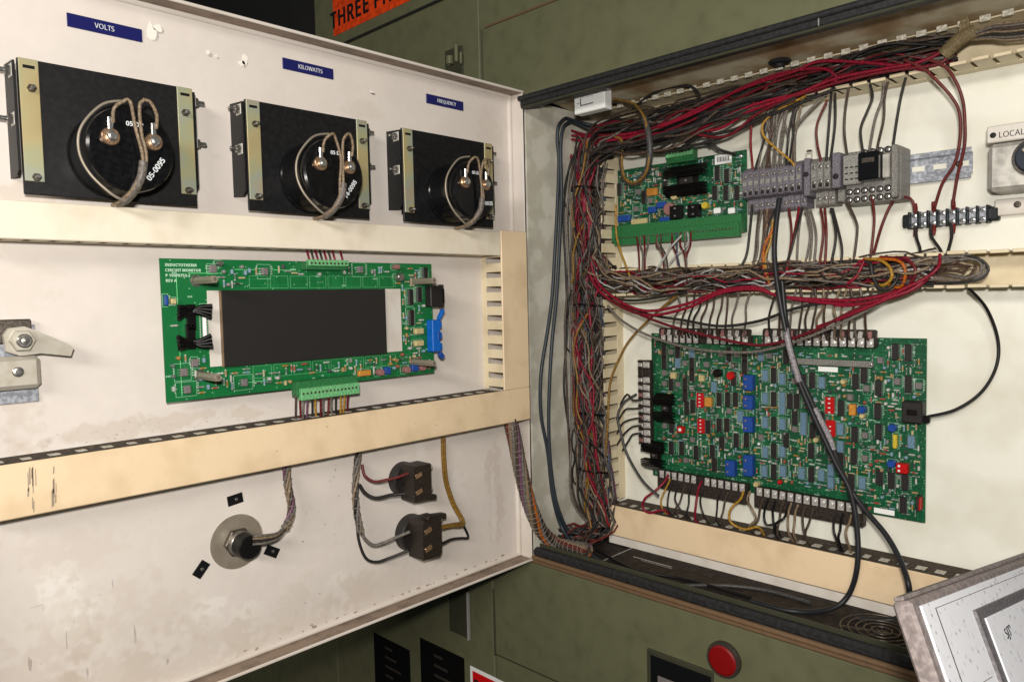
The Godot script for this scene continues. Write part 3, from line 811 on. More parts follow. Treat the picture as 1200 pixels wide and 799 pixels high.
func make_materials() -> void:
	var S := FastNoiseLite.TYPE_SIMPLEX_SMOOTH
	noise_tex("grime", S, 0.012, [0.0, 0.35, 0.6, 1.0], [grey(0.74), grey(0.9), grey(1.0), grey(1.0)], 512, 5, 3)
	noise_tex("soft", S, 0.006, [0.0, 0.35, 0.6, 1.0], [Color(0.93, 0.92, 0.9), Color(0.97, 0.965, 0.955), grey(1.0), grey(1.0)], 512, 5, 9)
	noise_tex("smear", S, 0.008, [0.0, 0.38, 0.5, 0.6, 1.0], [Color(0.88, 0.875, 0.85), Color(0.91, 0.905, 0.885), Color(0.93, 0.93, 0.91), Color(0.985, 0.985, 0.975), grey(1.0)], 512, 6, 21)
	noise_tex("rusty", S, 0.007, [0.0, 0.4, 0.56, 0.7, 1.0], [Color(0.72, 0.6, 0.5), Color(0.84, 0.77, 0.69), Color(0.95, 0.93, 0.9), grey(1.0), grey(1.0)], 512, 5, 5)
	noise_tex("oily", S, 0.02, [0.0, 0.3, 0.6, 1.0], [grey(0.88), grey(0.95), grey(0.98), grey(1.0)], 512, 5, 14)
	noise_tex("dusty", S, 0.03, [0.0, 0.5, 0.66, 1.0], [grey(0.72), grey(0.86), grey(1.0), Color(1.0, 0.98, 0.94)], 512, 5, 8)
	noise_tex("sooty", S, 0.02, [0.0, 0.42, 0.6, 0.8, 1.0], [grey(0.6), grey(0.72), grey(0.88), grey(1.0), grey(1.0)], 512, 5, 17)
	noise_tex("zinc", S, 0.005, [0.0, 0.35, 0.5, 0.65, 1.0], [Color(0.84, 0.76, 0.58), Color(0.88, 0.83, 0.65), Color(0.82, 0.84, 0.70), Color(0.79, 0.83, 0.78), Color(0.88, 0.78, 0.66)], 256, 3, 4)
	noise_tex("speckle", FastNoiseLite.TYPE_CELLULAR, 0.035, [0.0, 0.08, 0.17, 0.27, 1.0], [grey(0.34), grey(0.55), grey(0.95), grey(1.0), grey(1.0)], 512, 2, 6)
	surface("door_paint", Color(0.85, 0.82, 0.79), 0.5, 0, "soft", 2.2)
	surface("door_lip", Color(0.56, 0.49, 0.43), 0.55, 0, "grime", 5)  # darker: underside shade of the top rim in the colour, dirt on the bottom
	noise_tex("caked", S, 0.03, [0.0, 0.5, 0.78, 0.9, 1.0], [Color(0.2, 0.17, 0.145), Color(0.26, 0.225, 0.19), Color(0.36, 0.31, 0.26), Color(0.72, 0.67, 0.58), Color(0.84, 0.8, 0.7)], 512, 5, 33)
	noise_tex("caked_paint", S, 0.025, [0.0, 0.42, 0.58, 0.68, 1.0], [Color(0.36, 0.3, 0.26), Color(0.45, 0.38, 0.33), Color(0.6, 0.53, 0.47), Color(0.78, 0.73, 0.68), Color(0.85, 0.82, 0.79)], 512, 5, 35)
	surface("sill_dirt", Color(1, 1, 1), 0.8, 0, "caked_paint", 7)
	surface("panel_paint", Color(0.885, 0.885, 0.84), 0.45, 0, "soft", 2.6)
	surface("wall_paint", Color(0.80, 0.79, 0.745), 0.6, 0, "smear", 5)
	surface("ceiling_paint", Color(0.78, 0.745, 0.65), 0.5, 0, "rusty", 3.3)
	surface("olive", Color(0.385, 0.39, 0.29), 0.5, 0, "oily", 2.5)
	surface("olive_dark", Color(0.23, 0.235, 0.18), 0.5, 0, "oily", 3)
	surface("brown_edge", Color(0.42, 0.33, 0.24), 0.65, 0, "oily", 9)
	surface("rubber", Color(0.17, 0.175, 0.18), 0.5, 0, "dusty", 9)
	surface("floor_soot", Color(0.2, 0.17, 0.15), 0.75, 0, "sooty", 6)
	surface("floor_worn", Color(0.72, 0.71, 0.69), 0.6, 0, "dusty", 14)
	surface("wall_dark", Color(0.2, 0.2, 0.2), 0.8, 0, "soft", 1.5)
	surface("duct_cover", Color(0.89, 0.8, 0.665), 0.42, 0, "soft", 5)
	surface("duct_wall", Color(0.84, 0.79, 0.67), 0.45, 0, "soft", 6)
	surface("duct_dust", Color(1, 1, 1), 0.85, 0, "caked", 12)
	surface("duct_white", Color(0.84, 0.82, 0.76), 0.5, 0, "dusty", 14)
	surface("meter_black", Color(0.095, 0.097, 0.105), 0.5, 0, "dusty", 8)
	surface("meter_gloss", Color(0.085, 0.085, 0.092), 0.17, 0, "dusty", 10)
	surface("bracket_black", Color(0.075, 0.072, 0.07), 0.45, 0.2, "dusty", 12)
	surface("yellow_zinc", Color(0.8, 0.79, 0.76), 0.45, 0.3, "zinc", 7)
	surface("steel", Color(0.68, 0.67, 0.65), 0.32, 0.85, "dusty", 20)
	surface("steel_dark", Color(0.4, 0.37, 0.34), 0.42, 0.7, "dusty", 20)
	surface("brass", Color(0.8, 0.66, 0.53), 0.34, 0.8, "dusty", 25)
	surface("bright", Color(0.86, 0.86, 0.85), 0.22, 0.9)
	surface("cast_grey", Color(0.72, 0.70, 0.65), 0.42, 0.25, "soft", 20)
	surface("rail_zinc", Color(0.78, 0.8, 0.84), 0.28, 0.45, "dusty", 12)
	surface("plate_blue", Color(0.11, 0.12, 0.36), 0.35)
	surface("print_white", Color(0.85, 0.87, 0.88), 0.6)
	surface("print_black", Color(0.06, 0.06, 0.06), 0.6)
	surface("tape_black", Color(0.09, 0.09, 0.1), 0.4, 0, "dusty", 18)
	surface("chip_black", Color(0.16, 0.15, 0.145), 0.5, 0, "dusty", 40)
	surface("chip_grey", Color(0.5, 0.47, 0.47), 0.5, 0, "dusty", 40)
	surface("chip_blue", Color(0.42, 0.55, 0.64), 0.42, 0, "dusty", 40)
	surface("chip_red", Color(0.78, 0.08, 0.09), 0.35, 0, "dusty", 40)
	surface("bronze_block", Color(0.225, 0.195, 0.17), 0.45, 0.15, "sooty", 30)
	surface("block_blue", Color(0.14, 0.31, 0.64), 0.35, 0, "dusty", 40)
	surface("ribbon_blue", Color(0.06, 0.42, 0.82), 0.38, 0, "dusty", 30)
	surface("sink_black", Color(0.085, 0.08, 0.08), 0.38, 0.3, "dusty", 20)
	surface("cap_tan", Color(0.82, 0.76, 0.55), 0.45, 0, "dusty", 30)
	surface("cap_orange", Color(0.84, 0.58, 0.24), 0.45, 0, "dusty", 30)
	surface("cap_yellow", Color(0.85, 0.76, 0.25), 0.45, 0, "dusty", 30)
	surface("cap_rose", Color(0.62, 0.44, 0.43), 0.5, 0, "dusty", 30)
	surface("cap_grey", Color(0.6, 0.6, 0.58), 0.45, 0, "dusty", 30)
	surface("connector_green", Color(0.47, 0.76, 0.52), 0.42, 0, "dusty", 25)
	surface("connector_dark", Color(0.2, 0.48, 0.28), 0.42, 0, "dusty", 25)
	surface("bakelite", Color(0.235, 0.2, 0.18), 0.5, 0, "sooty", 22)
	surface("terminal_grey", Color(0.53, 0.51, 0.55), 0.55, 0, "sooty", 50)
	surface("terminal_pale", Color(0.6, 0.59, 0.57), 0.55, 0, "sooty", 50)
	surface("terminal_hole", Color(0.12, 0.11, 0.11), 0.7)
	surface("relay_black", Color(0.07, 0.075, 0.08), 0.2)
	surface("barrier_black", Color(0.1, 0.13, 0.14), 0.4, 0, "dusty", 20)
	surface("sleeve_red", Color(0.46, 0.09, 0.09), 0.45, 0, "dusty", 22)
	surface("lcd", Color(0.15, 0.145, 0.14), 0.4)
	surface("lcd_edge", Color(0.48, 0.39, 0.3), 0.5)
	surface("strip_white", Color(0.82, 0.8, 0.77), 0.5, 0, "soft", 6)
	surface("switch_silver", Color(0.75, 0.74, 0.71), 0.42, 0.35, "grime", 9)
	surface("switch_knob", Color(0.13, 0.16, 0.21), 0.35)
	surface("paper_white", Color(0.9, 0.91, 0.9), 0.6)
	surface("sign_orange", Color(0.88, 0.27, 0.06), 0.5, 0, "grime", 8)
	surface("sign_red", Color(0.78, 0.06, 0.06), 0.5)
	surface("lens_red", Color(0.47, 0.012, 0.018), 0.5)
	surface("duct_pale", Color(0.885, 0.85, 0.775), 0.42, 0, "soft", 5)
	surface("cover_white", Color(0.86, 0.87, 0.89), 0.6, 0, "speckle", 7)
	surface("cover_edge", Color(0.58, 0.54, 0.53), 0.55, 0.1, "dusty", 11)
	surface("cover_groove", Color(0.46, 0.45, 0.46), 0.55, 0.1, "dusty", 16)
	surface("washer_dull", Color(0.62, 0.585, 0.53), 0.45, 0.45, "soft", 16)
	surface("lacing", Color(0.5, 0.47, 0.43), 0.8)
	surface("stain_dark", Color(0.62, 0.56, 0.49), 0.8)
	surface("stain_light", Color(0.93, 0.91, 0.87), 0.7)
	surface("tape_tan", Color(0.52, 0.46, 0.33), 0.7, 0, "dusty", 18)
	var c := {"grey": Color(0.5, 0.47, 0.44), "brown": Color(0.37, 0.29, 0.25), "dark": Color(0.2, 0.19, 0.185), "tan": Color(0.6, 0.52, 0.42), "umber": Color(0.34, 0.29, 0.25), "red": Color(0.56, 0.1, 0.14), "rust": Color(0.46, 0.18, 0.17),
		"crimson": Color(0.6, 0.09, 0.2), "maroon": Color(0.46, 0.1, 0.15), "yellow": Color(0.76, 0.58, 0.2), "ochre": Color(0.62, 0.47, 0.2), "orange": Color(0.8, 0.42, 0.1), "violet": Color(0.5, 0.33, 0.44), "white": Color(0.76, 0.75, 0.74),
		"bluegrey": Color(0.3, 0.36, 0.44), "black": Color(0.08, 0.08, 0.085), "greycable": Color(0.33, 0.33, 0.33), "blackcable": Color(0.15, 0.155, 0.17), "bluecable": Color(0.2, 0.23, 0.26), "sleeve": Color(0.66, 0.64, 0.66)}
	for k in c:
		surface("wire " + k, c[k], 0.45, 0, "sooty" if k not in ["blackcable", "bluecable", "black"] else "dusty", 30)

# flat print: copper, pads and white legend of a circuit board
func board_material(key: String, w: int, h: int, sd: int, base: Color, dense: float, rows: Array = [], wide := 0.3) -> StandardMaterial3D:
	var r := RandomNumberGenerator.new()
	r.seed = sd
	var im := Image.create(w, h, false, Image.FORMAT_RGB8)
	im.fill(base)
	var track := base.lerp(Color(0.24, 0.66, 0.42), 0.35)
	var dim := base.lerp(Color(0.0, 0.18, 0.1), 0.4)
	var legend := Color(0.74, 0.84, 0.77)
	for i in int(500 * dense):
		var x := r.randi_range(0, w)
		var y := r.randi_range(0, h)
		var l := r.randi_range(12, 140)
		if r.randf() < 0.5:
			im.fill_rect(Rect2i(x, y, l, 2), track if r.randf() < 0.7 else dim)
		else:
			im.fill_rect(Rect2i(x, y, 2, l), track if r.randf() < 0.7 else dim)
	for i in int(34 * dense):
		var x := r.randi_range(0, w - 60)
		var y := r.randi_range(0, h - 60)
		var l := r.randi_range(40, 150)
		var across := r.randf() < 0.5
		for k in r.randi_range(4, 9):
			if across:
				im.fill_rect(Rect2i(x + k * 3, y + k * 5, l, 2), track)
				im.fill_rect(Rect2i(x + k * 3, y + k * 5, 2, 26), track)
			else:
				im.fill_rect(Rect2i(x + k * 5, y + k * 3, 2, l), track)
	var ppm := w / wide / 1000.0
	for c in rows:
		if not String(c[0]).begins_with("dip") and not String(c[0]).begins_with("cap"):
			continue
		var cx := int(w / 2.0 + c[1] * ppm)
		var cy := int(h / 2.0 - c[2] * ppm)
		var hw := int(c[3] * ppm * 0.5) + 4
		var hh := int(c[4] * ppm * 0.5) + 4
		for q in [[cx - hw, cy - hh, 2 * hw, 1], [cx - hw, cy + hh, 2 * hw, 1], [cx - hw, cy - hh, 1, 2 * hh], [cx + hw, cy - hh, 1, 2 * hh]]:
			im.fill_rect(Rect2i(q[0], q[1], q[2], q[3]), legend)
		for k in int(c[4] / 2.5):
			for sx in [-1, 1]:
				im.fill_rect(Rect2i(cx + sx * (hw + 3), cy - hh + 5 + int(k * 2.54 * ppm), 4, 4), Color(0.7, 0.74, 0.68))
	for i in int(900 * dense):
		im.fill_rect(Rect2i(r.randi_range(0, w), r.randi_range(0, h), 3, 3), Color(0.66, 0.74, 0.66) if r.randf() < 0.6 else track)
	for i in int(150 * dense):
		var x := r.randi_range(0, w - 40)
		var y := r.randi_range(0, h - 30)
		for k in r.randi_range(2, 5):
			im.fill_rect(Rect2i(x + k * 5, y, 3, 5), legend)
			im.fill_rect(Rect2i(x + k * 5 + 1, y + 1, 1, 2), base)
	var m := StandardMaterial3D.new()
	m.resource_name = key
	m.albedo_texture = ImageTexture.create_from_image(im)
	m.roughness = 0.38
	mats[key] = m
	return m

func board_face(w: float, h: float) -> ArrayMesh:
	var st := SurfaceTool.new()
	st.begin(Mesh.PRIMITIVE_TRIANGLES)
	for q in [[-1, -1], [-1, 1], [1, 1], [-1, -1], [1, 1], [1, -1]]:
		st.set_normal(Vector3(0, 0, 1))
		st.set_uv(Vector2((q[0] + 1) / 2.0, (1 - q[1]) / 2.0))
		st.add_vertex(Vector3(q[0] * w / 2, q[1] * h / 2, 0))
	return st.commit()

func lettering(parent: Node, words: String, height: float, m: Material, at: Vector3, turn := Vector3.ZERO, bold := false, left := false) -> MeshInstance3D:
	var f := SystemFont.new()
	f.font_names = PackedStringArray(["Droid Sans"])
	f.font_weight = 700 if bold else 400
	var t := TextMesh.new()
	t.font = f
	t.text = words
	t.font_size = 32
	t.pixel_size = height / 23.0
	t.depth = 0.0003
	t.curve_step = 2.0
	if left:
		t.horizontal_alignment = HORIZONTAL_ALIGNMENT_LEFT
	return part(parent, "lettering", t, m, at, turn)

# the door's paint with the smears and grime that the lower part carries, each a patch with an outline of its own
func door_material(length: float, height: float) -> StandardMaterial3D:
	var n := 640
	var im := Image.create(n, n, false, Image.FORMAT_RGB8)
	var coarse := FastNoiseLite.new()
	coarse.seed = 4
	coarse.frequency = 0.011
	coarse.fractal_octaves = 4
	var fine := FastNoiseLite.new()
	fine.seed = 11
	fine.frequency = 0.06
	fine.fractal_octaves = 3
	var base := Color(0.85, 0.82, 0.79)
	var pale := Color(0.93, 0.92, 0.90)
	var dirt := Color(0.66, 0.59, 0.51)
	# along the door, up, half length, half height, strength; positive is pale rubbing, negative is brown grime
	var patches := [[-0.595, 0.118, 0.020, 0.028, 0.9], [-0.585, 0.095, 0.012, 0.022, 0.9], [-0.565, 0.098, 0.018, 0.012, 0.6], [-0.555, 0.050, 0.012, 0.026, 0.6], [-0.458, 0.062, 0.022, 0.018, 0.6], [-0.42, 0.045, 0.04, 0.02, 0.4], [-0.31, 0.05, 0.02, 0.012, 0.5],
		[-0.62, 0.07, 0.05, 0.06, -0.5], [-0.53, 0.06, 0.06, 0.05, -0.35], [-0.50, 0.03, 0.10, 0.035, -0.4], [-0.58, 0.165, 0.06, 0.025, -0.3], [-0.36, 0.03, 0.09, 0.03, -0.35], [-0.24, 0.03, 0.10, 0.025, -0.3], [-0.045, 0.11, 0.016, 0.08, -0.5], [-0.05, 0.09, 0.006, 0.05, 0.7],
		[-0.61, 0.275, 0.03, 0.035, -0.6], [-0.50, 0.262, 0.12, 0.010, -0.6], [-0.60, 0.40, 0.03, 0.03, -0.25], [-0.605, 0.475, 0.03, 0.010, -0.55], [-0.05, 0.60, 0.03, 0.04, -0.3], [-0.25, 0.60, 0.025, 0.012, -0.3], [-0.18, 0.135, 0.012, 0.05, 0.4], [-0.12, 0.12, 0.02, 0.02, 0.4]]
	for py in n:
		var y := height * (1.0 - (py + 0.5) / n)
		for px in n:
			var a := -length * (1.0 - (px + 0.5) / n)
			var g1 := coarse.get_noise_2d(px, py)
			var g2 := fine.get_noise_2d(px, py)
			var c := base * (1.0 + 0.028 * g1 + 0.012 * g2)
			for q in patches:
				var dx: float = (a - q[0]) / q[2]
				var dy: float = (y - q[1]) / q[3]
				var d := dx * dx + dy * dy
				if d > 2.2:
					continue
				var k: float = clampf((1.25 - d * 0.75 + g1 * 1.5 + g2 * 0.9) * 1.6 - 0.6, 0.0, 1.0) * absf(q[4])
				c = c.lerp(pale if q[4] > 0.0 else dirt, k * (0.6 if q[4] > 0.0 else 0.42))
			im.set_pixel(px, py, c)
	var m := StandardMaterial3D.new()
	m.resource_name = "door_skin"
	m.albedo_texture = ImageTexture.create_from_image(im)
	m.roughness = 0.48
	mats["door_skin"] = m
	return m

# ---------------------------------------------------------------- board components (local frame of a board, millimetres in, z out of the board)
func chip_mesh(w: float, h: float, body: Material) -> ArrayMesh:
	var key := "chip %.1f %.1f %s" % [w, h, body.resource_name]
	if meshes.has(key):
		return meshes[key]
	var bw: float = w * 0.72
	var st := SurfaceTool.new()
	st.begin(Mesh.PRIMITIVE_TRIANGLES)
	chamfered(st, Vector3(bw, h, 0.0034), 0.0005, Vector3(0, 0, 0.0026))
	st.set_material(body)
	var m := st.commit()
	st = SurfaceTool.new()
	st.begin(Mesh.PRIMITIVE_TRIANGLES)
	var n := maxi(3, int(round(h / 0.00254)))
	for i in n:
		for s in [-1, 1]:
			chamfered(st, Vector3(0.0012, 0.001, 0.0024), 0.0, Vector3(s * (bw / 2 + 0.0006), (i - (n - 1) / 2.0) * h / n, 0.0014))
	st.set_material(mat("bright"))
	st.commit(m)
	meshes[key] = m
	return m

func q1(v: float) -> float:      # round sizes so that alike pieces share a mesh
	return max(1.0, round(v * 2.0) / 2.0) / 1000.0

func component(board: Node3D, kind: String, x: float, y: float, wmm: float, hmm: float) -> void:
	var w := q1(wmm)
	var h := q1(hmm)
	var at := Vector3(x / 1000.0, y / 1000.0, 0.0009)
	var tone := kind.get_slice("_", 1)
	match kind.get_slice("_", 0):
		"dip":
			part(board, "chip", chip_mesh(w, h, mat("chip_black")), null, at)
		"dipgrey":
			part(board, "chip", chip_mesh(w, h, mat("chip_grey")), null, at)
		"dipblue":
			part(board, "resistor_network", chip_mesh(w, h, mat("chip_blue")), null, at)
		"dipred":
			var o := part(board, "dip_switch", chip_mesh(w * 1.15, h, mat("chip_red")), null, at)
			var n := maxi(2, int(hmm / 4.6))
			for i in n:
				part(o, "lever", box(w * 0.22, 0.0014, 0.0012, 0.0002), mat("print_white"), Vector3(0, (i - (n - 1) / 2.0) * h / n, 0.0048))
		"capsq":
			part(board, "capacitor", box(w, h, 0.006 if tone != "white" else 0.004, 0.0009), mat({"tan": "cap_tan", "orange": "cap_orange", "yellow": "cap_yellow", "blue": "block_blue", "white": "paper_white"}[tone]), at + Vector3(0, 0, 0.0032))
		"capround":
			var r: float = max(w, h) / 2
			var ln := 0.009
			part(board, "capacitor", lathe("cap %.5f" % r, [Vector2(r * 0.9, 0), Vector2(r, 0.0006), Vector2(r, ln * 0.85), Vector2(r * 0.8, ln), Vector2(r * 0.5, ln * 0.985), Vector2(0, ln * 0.985)], 16),
				mat({"black": "sink_black", "red": "chip_red", "grey": "steel", "blue": "block_blue", "tan": "cap_tan", "yellow": "cap_yellow", "rose": "cap_rose"}[tone]), at)
		"block":
			var o := part(board, "trimmer" if tone == "blue" else "switch_block", box(w, h, 0.009, 0.0006), mat("block_blue" if tone == "blue" else "chip_red"), at + Vector3(0, 0, 0.0045))
			for i in 2:
				part(o, "screw", dome(0.0014, 0.0008), mat("brass" if tone == "blue" else "print_white"), Vector3(-w * 0.22, (i - 0.5) * h * 0.5, 0.0045))
		"pot":
			var o := part(board, "trimmer", box(w * 0.8, h, 0.007, 0.0008), mat("chip_red"), at + Vector3(0, 0, 0.0036))
			part(o, "screw", dome(0.0025, 0.001), mat("print_white"), Vector3(0, 0, 0.0036))
		"led":
			part(board, "indicator_lamp", lathe("led", [Vector2(0.003, 0), Vector2(0.003, 0.003), Vector2(0.0022, 0.0048), Vector2(0, 0.0056)], 14), mat("chip_red"), at)
		"conn50":
			var o := part(board, "edge_connector", box(w, 0.007, 0.008, 0.0005), mat("cap_grey"), at + Vector3(0, 0, 0.004))
			var st := SurfaceTool.new()
			st.begin(Mesh.PRIMITIVE_TRIANGLES)
			for i in 34:
				for s in [-1, 1]:
					chamfered(st, Vector3(0.0011, 0.0022, 0.001), 0.0, Vector3((i - 16.5) * w / 36, s * 0.0015, 0.0044))
			var p := part(o, "contacts", st.commit(), mat("steel"))
			p.set_meta("kind", "stuff")
			for s in [-1, 1]:
				part(o, "screw", dome(0.0022, 0.001), mat("bright"), Vector3(s * w * 0.485, 0, 0.004))
		"sticker":
			var o := part(board, "sticker", box(w, max(h, 0.006), 0.0003, 0.0), mat("paper_white"), at + Vector3(0, 0, 0.0004))
			if hmm < 12 and wmm > 22 and y > 0 and x > 80:
				pass
			for i in 9:
				part(o, "print", box(0.0007 if i % 2 else 0.0013, max(h, 0.006) * 0.5, 0.0001, 0.0), mat("print_black"), Vector3((i - 4) * w * 0.08, 0, 0.00022)) if board.get_meta("code", false) else null
		"plug":
			var o := part(board, "socket", box(w, h, 0.014, 0.0012), mat("chip_black"), at + Vector3(0, 0, 0.007))
			part(o, "latch", box(w * 0.5, h * 0.25, 0.002, 0.0004), mat("sink_black"), Vector3(0, 0, 0.008))
			part(o, "boot", box(0.007, 0.008, 0.007, 0.0012), mat("sink_black"), Vector3(w * 0.62, -h * 0.3, 0.0))
			for i in 5:
				part(o, "pin", box(0.003, 0.0022, 0.0014, 0.0002), mat("bright"), Vector3(-w * 0.6, (i - 2) * h / 6, -0.005))
		"sink":
			var o := part(board, "heat_sink", box(w * 0.5, h * 0.9, 0.004, 0.0005), mat("sink_black"), at + Vector3(0, 0, 0.003))
			for i in 4:
				for s in [-1, 1]:
					part(o, "fin", box(w * 0.96, 0.0016, 0.013, 0.0005), mat("sink_black"), Vector3(0, s * (h * 0.17 + i * h * 0.1), 0.008), Vector3(s * 0.2 * i, 0, 0))
			part(o, "transistor", box(w * 0.3, h * 0.26, 0.004, 0.0005), mat("chip_black"), Vector3(0, 0, 0.004))
			part(o, "screw", dome(0.0022, 0.0012), mat("steel"), Vector3(0, 0, 0.006))
		"sinkd":
			var up := 1.0 if y > 0 else -1.0
			var o := part(board, "heat_sink", box(w * 0.22, h * 1.3, 0.004, 0.0005), mat("sink_black"), at + Vector3(w * 0.1, -up * h * 0.25, 0.003))
			for i in 4:
				for s in [-1, 1]:
					var fin: Array = smooth([Vector3(0, up * h * 0.1, 0.003), Vector3(s * w * 0.16, up * (h * 0.05 + i * h * 0.1), 0.006), Vector3(s * w * 0.42, up * (i * h * 0.2 - h * 0.2), 0.009 + 0.001 * i)], 0.003)
					var st := SurfaceTool.new()
					st.begin(Mesh.PRIMITIVE_TRIANGLES)
					tube_into(st, fin, 0.0021, 5)
					part(o, "fin", st.commit(), mat("sink_black"), Vector3(0, up * h * 0.15, 0))
		"sinkb":
			var o := part(board, "relay", box(w * 0.9, h * 0.9, 0.009, 0.0006), mat("sink_black"), at + Vector3(0, 0, 0.0045))
			for i in 2:
				part(o, "terminal", box(0.003, 0.0022, 0.001, 0.0002), mat("bright"), Vector3(0, (i - 0.5) * h * 0.5, 0.0047))
		"post":
			var o := part(board, "standoff", lathe("standoff", [Vector2(0.0038, 0), Vector2(0.0038, 0.0400), Vector2(0.0033, 0.0410), Vector2(0.0019, 0.0410), Vector2(0.0019, 0.036), Vector2(0, 0.036)], 6), mat("washer_dull"), at)
			part(o, "washer", washer(0.004, 0.0058, 0.0008), mat("steel"), Vector3(0, 0, 0))
		"conn":
			var low := tone == "low"
			var n := int(round(wmm / 5.2))
			var o := part(board, "terminal_plug", box(w, h * 0.8, 0.012, 0.0006), mat("connector_dark"), at + Vector3(0, 0, 0.006))
			part(o, "plug_face", box(w * 0.96, h * 0.62, 0.008, 0.0006), mat("connector_green" if wmm < 150 else "connector_dark"), Vector3(w * 0.015, -h * 0.28 if low else h * 0.28, 0.006))
			for i in n:
				part(o, "screw_well", rod(0.0013, 0.0006, 8, 0.0001), mat("steel_dark"), Vector3((i - (n - 1) / 2.0) * w * 0.93 / n, -h * 0.24 if low else h * 0.24, 0.0098))
		"plugd":
			var o := part(board, "serial_socket", box(w * 0.9, h, 0.012, 0.0008), mat("chip_black"), at + Vector3(0, 0, 0.006))
			part(o, "shell", box(w * 0.5, h * 0.72, 0.006, 0.001), mat("sink_black"), Vector3(w * 0.5, 0, 0))
			for s in [-1, 1]:
				part(o, "jack_screw", rod(0.003, 0.006, 6), mat("steel_dark"), Vector3(w * 0.42, s * h * 0.46, 0.0), Vector3(0, PI / 2, 0))
		"ribbon":
			var o := part(board, "ribbon_header", box(w * 0.75, h * 0.7, 0.012, 0.0008), mat("ribbon_blue"), at + Vector3(0, 0, 0.006))
			part(o, "key_slot", box(w * 0.2, h * 0.2, 0.002, 0.0003), mat("block_blue"), Vector3(w * 0.2, 0, 0.006))
			for i in 3:
				part(o, "rib", box(w * 0.24, h * 0.14, 0.010, 0.0006), mat("ribbon_blue"), Vector3(w * 0.46, (i - 1) * h * 0.24, 0.0))
			part(o, "ejector", box(0.0045, 0.0150, 0.006, 0.0012), mat("ribbon_blue"), Vector3(w * 0.52, h * 0.46, 0.004), Vector3(0, 0, -0.55))
			part(o, "ejector", box(0.006, 0.0090, 0.006, 0.0012), mat("block_blue"), Vector3(w * 0.45, -h * 0.44, 0.004), Vector3(0, 0, 0.7))
		"regulator":
			var o := part(board, "regulator", box(w, h, 0.009, 0.0006), mat("bakelite"), at + Vector3(0, 0, 0.0045))
			part(o, "tab", box(w * 0.3, h * 0.8, 0.012, 0.0003), mat("chip_red"), Vector3(w * 0.5, 0, 0))

# many tiny resistors, diodes and discs between the large components: one part, colours in the vertices
func small_fill(board: Node3D, w: float, h: float, count: int, sd: int, busy: Array, keep := Rect2()) -> void:
	var r := RandomNumberGenerator.new()
	r.seed = sd
	var st := SurfaceTool.new()
	st.begin(Mesh.PRIMITIVE_TRIANGLES)
	var tones := [Color(0.35, 0.22, 0.1), Color(0.18, 0.28, 0.36), Color(0.42, 0.36, 0.2), Color(0.3, 0.07, 0.05), Color(0.4, 0.4, 0.38), Color(0.32, 0.17, 0.04), Color(0.05, 0.05, 0.05), Color(0.2, 0.2, 0.19), Color(0.5, 0.5, 0.46), Color(0.1, 0.14, 0.12)]
	var tries := 0
	var made := 0
	while made < count and tries < count * 12:
		tries += 1
		var p := Vector2(r.randf_range(-w / 2 + 0.006, w / 2 - 0.006), r.randf_range(-h / 2 + 0.006, h / 2 - 0.006))
		var upright := r.randf() < 0.55
		var sz := Vector2(0.0024, 0.0066) if upright else Vector2(0.0066, 0.0024)
		var hit := keep.has_area() and keep.has_point(p)
		for b in busy:
			if absf(p.x - b[0]) < b[2] / 2 + sz.x / 2 and absf(p.y - b[1]) < b[3] / 2 + sz.y / 2:
				hit = true
				break
		if hit:
			continue
		busy.append([p.x, p.y, sz.x + 0.0008, sz.y + 0.0008])
		made += 1
		st.set_color(tones[r.randi() % tones.size()])
		var kind := r.randf()
		if kind < 0.6:
			var l := 0.0046
			var basis := Basis(Vector3.RIGHT, PI / 2) if upright else Basis(Vector3.UP, PI / 2)
			lathe_into(st, [Vector2(0, -l / 2), Vector2(0.001, -l / 2), Vector2(0.0012, -l * 0.35), Vector2(0.0009, -l * 0.2), Vector2(0.0009, l * 0.2), Vector2(0.0012, l * 0.35), Vector2(0.001, l / 2), Vector2(0, l / 2)], 6, Vector3(p.x, p.y, 0.0022), basis)
			st.set_color(Color(0.55, 0.55, 0.54))
			for s in [-1, 1]:
				chamfered(st, Vector3(0.0006, 0.0012, 0.002) if upright else Vector3(0.0012, 0.0006, 0.002), 0.0, Vector3(p.x, p.y, 0.0017) + (Vector3(0, s * 0.003, 0) if upright else Vector3(s * 0.003, 0, 0)))
		elif kind < 0.8:
			chamfered(st, Vector3(sz.x * 1.0, sz.y * 0.75, 0.0034), 0.0005, Vector3(p.x, p.y, 0.0026))
		else:
			lathe_into(st, [Vector2(0.0019, 0.0009), Vector2(0.0019, 0.0045), Vector2(0.001, 0.0055), Vector2(0, 0.0055)], 8, Vector3(p.x, p.y, 0))
	if not mats.has("small_parts"):
		var m := StandardMaterial3D.new()
		m.resource_name = "small_parts"
		m.vertex_color_use_as_albedo = true
		m.roughness = 0.45
		mats["small_parts"] = m
	var o := part(board, "small_components", st.commit(), mat("small_parts"))
	o.set_meta("kind", "stuff")

func busy_list(rows: Array) -> Array:
	var out := []
	for c in rows:
		out.append([c[1] / 1000.0, c[2] / 1000.0, c[3] / 1000.0 + 0.002, c[4] / 1000.0 + 0.0012])
	return out

